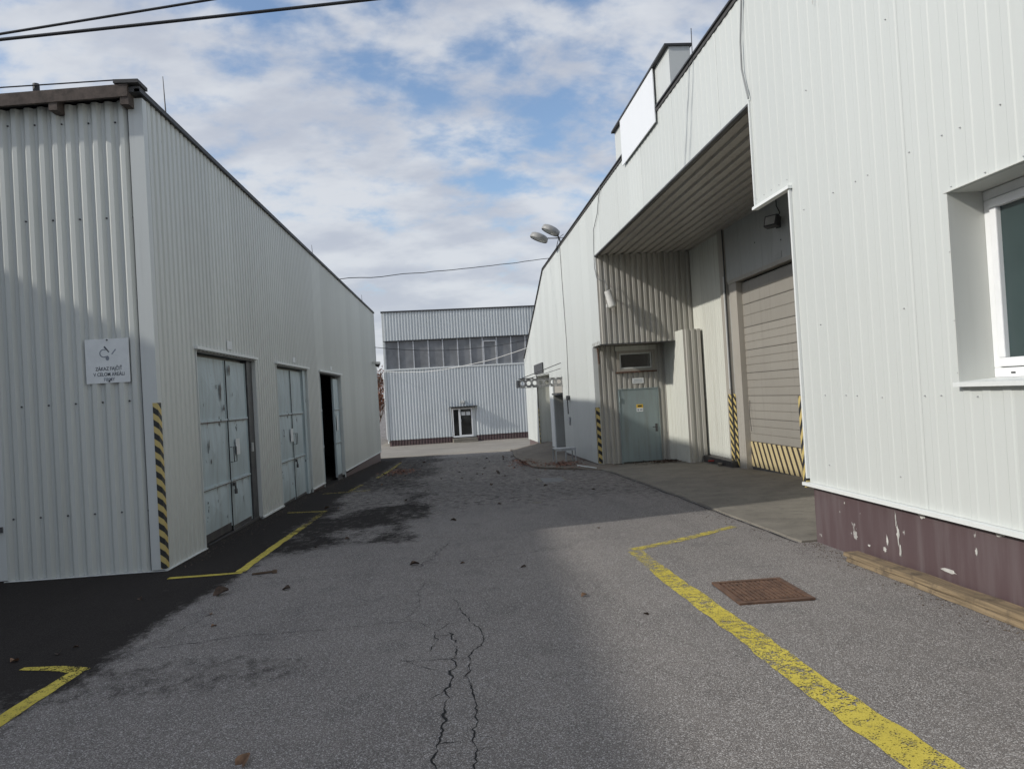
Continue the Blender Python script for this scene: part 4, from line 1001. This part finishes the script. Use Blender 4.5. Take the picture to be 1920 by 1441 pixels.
def grit(name, label, x0, x1, y0, y1, n, seed, mat='dirt'):
    rg = random.Random(seed); m = MB()
    for k in range(n):
        y = rg.uniform(y0, y1); t = abs(rg.gauss(0, .45)); x = x0 + (x1 - x0) * min(1.3, t) + .03 * noise.noise((y * 2, 1, seed)); s_ = rg.uniform(.004, .016); z = gz(x, y) + .001
        p = [(x + s_ * rg.uniform(.5, 1) * math.cos(a), y + s_ * rg.uniform(.5, 1) * math.sin(a)) for a in (.3, 2.3, 4.4)]
        for i in range(3): m.tri((*p[i], z), (*p[(i + 1) % 3], z), (x, y, z + s_ * .6))
    return tag(m.build(name, mat), label, 'grit', kind='stuff')
grit('grit', 'dark grit gathered along the foot of the left hall', -3.40, -3.05, 8.9, 31, 1500, 1)
grit('grit', 'grit gathered along the purple plinth of the right warehouse', 3.55, 3.25, 3, 7.8, 700, 2)
grit('grit', 'grit along the joint of the loading bay apron', 3.45, 3.1, 7.8, 17, 500, 3)
plank(pb, .13, .034, .004, 3.95); plank(pa, .14, .036, .040, 4.0)

# low metal table on the pad
tb = empty('low_table', (2.78, 21.75, gz(2.78, 21.75) + .04), R(4), 'low grey metal table by the far end of the right warehouse', 'table')
tb.scale = (.86, .86, 1.0)
MB().box(-.34, .34, -.28, .28, .37, .40).box(-.34, .34, -.28, -.26, .33, .37).box(-.34, .34, .26, .28, .33, .37).build('table_top', 'galv', tb)
for x in (-.32, .0, .32):
    for y in ((-.26, .26) if x else (-.26,)):
        MB().hexa([(x * 1.03 - .018, y - .018, -.03), (x * 1.03 + .018, y - .018, -.03), (x * 1.03 + .018, y + .018, -.03), (x * 1.03 - .018, y + .018, -.03), (x - .018, y - .018, .37), (x + .018, y - .018, .37), (x + .018, y + .018, .37), (x - .018, y + .018, .37)]).build('leg', 'galv', tb)

# fallen leaves
def leaf_mesh(name, s, mat):
    m = MB(); n = 5
    for k in range(n + 1):
        t = k / n; w_ = s * .38 * math.sin(math.pi * min(1, t * .92 + .04)) + .001; h = s * (.10 * math.sin(t * 4.2) + .10); c = s * .16 * math.sin(t * 3)
        m.v += [((t - .5) * s, -w_ + c * .3, h + .05 * s + w_ * .5), ((t - .5) * s, c * .3, h * .5), ((t - .5) * s, w_ + c * .3, h + w_ * .35)]
    for k in range(n):
        for q in (0, 1): a = k * 3 + q; m.f.append((a, a + 1, a + 4, a + 3))
    me = bpy.data.meshes.new(name); me.from_pydata(m.v, [], m.f); me.materials.append(MATS[mat]); return me
LM = [leaf_mesh('leaf', .10, 'leaf_brown'), leaf_mesh('leaf', .13, 'leaf_brown'), leaf_mesh('leaf', .09, 'leaf_tan'), leaf_mesh('leaf', .07, 'leaf_brown')]
def leaf(x, y, label, me=None, sc=1., group='leaves scattered over the yard', lift=0.):
    o = bpy.data.objects.new('fallen_leaf', me or random.choice(LM)); COL.objects.link(o)
    o.location = (x, y, gz(x, y) + .002 + lift); o.rotation_euler = (random.uniform(-.3, .3), random.uniform(-.3, .3), random.uniform(0, 6.28)); o.scale = (sc,) * 3
    return tag(o, label, 'leaf', group)
o = leaf(-1.12, 3.72, 'upright curled brown leaf on the asphalt nearest the viewer', LM[2], 1.0, None); o.rotation_euler = (.5, -.9, .6)
leaf(-2.35, 7.35, 'reddish brown leaf beside the dark stain below the left hall', LM[1], 1.2, None)
leaf(-1.75, 7.35, 'small dark leaf alone on the asphalt right of the reddish one', LM[3], 1.2, None)
LAB = 'small dry brown leaf, one of many scattered over the yard'
for x, y in ((-3.0, 5.75), (-3.25, 5.65), (-2.95, 5.9), (-3.1, 7.4), (-2.2, 6.6), (-2.05, 6.2), (-.6, 8.1), (-.1, 8.0), (.9, 6.3), (1.25, 5.6), (-1.9, 9.6), (-1.6, 10.1), (1.6, 9.6), (.5, 7.6)):
    leaf(x, y, LAB, None, random.uniform(.6, 1.) * .8)
rl = random.Random(11)
for k in range(72):
    while True:
        x = rl.uniform(-2.6, 2.7); y = rl.uniform(10, 29)
        if rl.random() < (.25 if y < 14 else .5 if y < 18 else 1): break
    leaf(x, y, LAB, None, rl.uniform(.5, 1.0))
# leaf litter swept against kerb and wall
def litter(name, label, cx, cy, rx, ry, n, lift=0., mats='leaf_brown'):
    m = MB()
    for k in range(n):
        a = rl.uniform(0, 6.28); r = abs(rl.gauss(0, .5)); x = cx + rx * r * math.cos(a); y = cy + ry * r * math.sin(a); z = gz(x, y) + lift + rl.uniform(.003, .035) * max(0, 1 - r)
        s = rl.uniform(.025, .06); t = rl.uniform(0, 6.28); c, sn = math.cos(t) * s, math.sin(t) * s; h = rl.uniform(.0, .03)
        m.quad((x - c, y - sn, z), (x + sn * .5, y - c * .5, z + h * .4), (x + c, y + sn, z + h), (x - sn * .5, y + c * .5, z + h * .6 + .004))
    return tag(m.build(name, mats), label, 'leaf litter', kind='stuff')
litter('leaf_litter', 'brown leaf litter swept against the kerb of the far pad', 1.75, 22.8, .55, 3.2, 700, .02, 'leaf_red')
litter('leaf_litter', 'brown leaf litter on the dirty pad under the low table', 2.6, 20.6, .7, 1.6, 500, .05, 'leaf_red')
litter('leaf_litter', 'reddish leaf litter by the far end of the left hall', -1.95, 22.6, .6, 1.9, 380, .0, 'leaf_red')
litter('leaf_litter', 'dark twigs and leaves below the green steel door', r2w(1.55, 10.9).x, r2w(1.55, 10.9).y, .9, .7, 450, .07, 'leaf_brown')
o = MB().box(-.10, .10, -.03, .03, 0, .03).build('red_scrap', 'red_bit'); o.location = r2w(2.15, 9.3, gz(5.6, 17) + .11); tag(o, 'small red scrap lying by the kerb in the loading bay', 'scrap')
o = MB().box(-.05, .05, -.04, .04, 0, .07).build('stone', 'concrete', bevel=.02); o.location = r2w(2.1, 8.7, apron_back(8.7) + .0); tag(o, 'pale stone lying by the kerb of the loading bay', 'stone')
st = MB().tube([(-.12, 0, .012), (-.02, .008, .014), (.10, -.004, .02)], [.010, .013, .012], 6).box(.085, .13, -.022, .02, .004, .036).build('stick', 'twig'); st.location = (-2.17, 8.19, gz(-2.17, 8.19)); st.rotation_euler = (0, 0, R(6)); tag(st, 'short dark stick beside the yellow corner line at the left hall', 'stick')
bd = MB().hexa([(-.5, -.02, 0), (.5, -.02, 0), (.5, .02, 0), (-.5, .02, 0), (-.5, -.02, .02), (.5, -.02, .02), (.5, .02, .02), (-.5, .02, .02)]).build('batten', 'flashing_white'); bd.location = (2.95, 18.9, gz(2.95, 18.9) + .05); bd.rotation_euler = (0, 0, R(108)); tag(bd, 'thin white batten lying on the pad along the right warehouse', 'batten')

# ================================================================== bare tree and thicket behind the end hall corner
def bare_tree(name, loc, h, label, seed, leaves=0, lm='leaf_red'):
    rg = random.Random(seed); root = empty(name, loc, 0, label, 'tree'); t = MB(); c = MB(); lf = MB()
    def grow(p, d, L, r, depth, mb_):
        q = p + d * L; mid = p.lerp(q, .5) + Vector((rg.gauss(0, .04), rg.gauss(0, .04), 0)) * L
        mb_.tube([p, mid, q], [r, r * .85, r * .65], 5 if depth > 2 else 3, False)
        if depth == 0:
            for k in range(leaves):
                e = q + Vector((rg.gauss(0, .25), rg.gauss(0, .25), rg.gauss(0, .25))); s = rg.uniform(.05, .10)
                a = Vector((rg.gauss(0, 1), rg.gauss(0, 1), rg.gauss(0, 1))).normalized() * s; b = a.cross(Vector((rg.gauss(0, 1), rg.gauss(0, 1), 1))).normalized() * s * .6
                lf.quad(e - a, e + b, e + a, e - b)
            return
        for k in range(rg.choice((2, 3, 3))):
            nd = (d + Vector((rg.gauss(0, .42), rg.gauss(0, .42), rg.gauss(.12, .25)))).normalized(); grow(q, nd, L * rg.uniform(.62, .82), r * .62, depth - 1, c)
    grow(Vector((0, 0, -.4)), Vector((rg.gauss(0, .05), rg.gauss(0, .05), 1)).normalized(), h * .3, h * .02, 5, t)
    t.build('trunk', 'bark', root); c.build('crown', 'twig', root)
    if leaves: tag(lf.build('foliage', lm, root), kind='stuff')
    return root
bare_tree('bare_tree', (-7.1, 60, -1.5), 7.2, 'bare thin tree rising behind the corner of the end hall', 4, 2)
bare_tree('bare_tree', (-8.2, 66, -1.5), 7.8, 'taller bare tree farther back in the gap beside the end hall', 9, 2)
bare_tree('brown_bush', (-6.6, 57.5, -1.5), 4.6, 'brown leaved bush in the gap between the left and end halls', 21, 14)
bare_tree('brown_bush', (-7.6, 63, -1.5), 6.4, 'dense rusty brown bush behind the other bush in the gap', 33, 16)
bare_tree('brown_bush', (-9.4, 64, -1.5), 5.8, 'reddish bush farthest left in the gap beside the left hall', 38, 16)
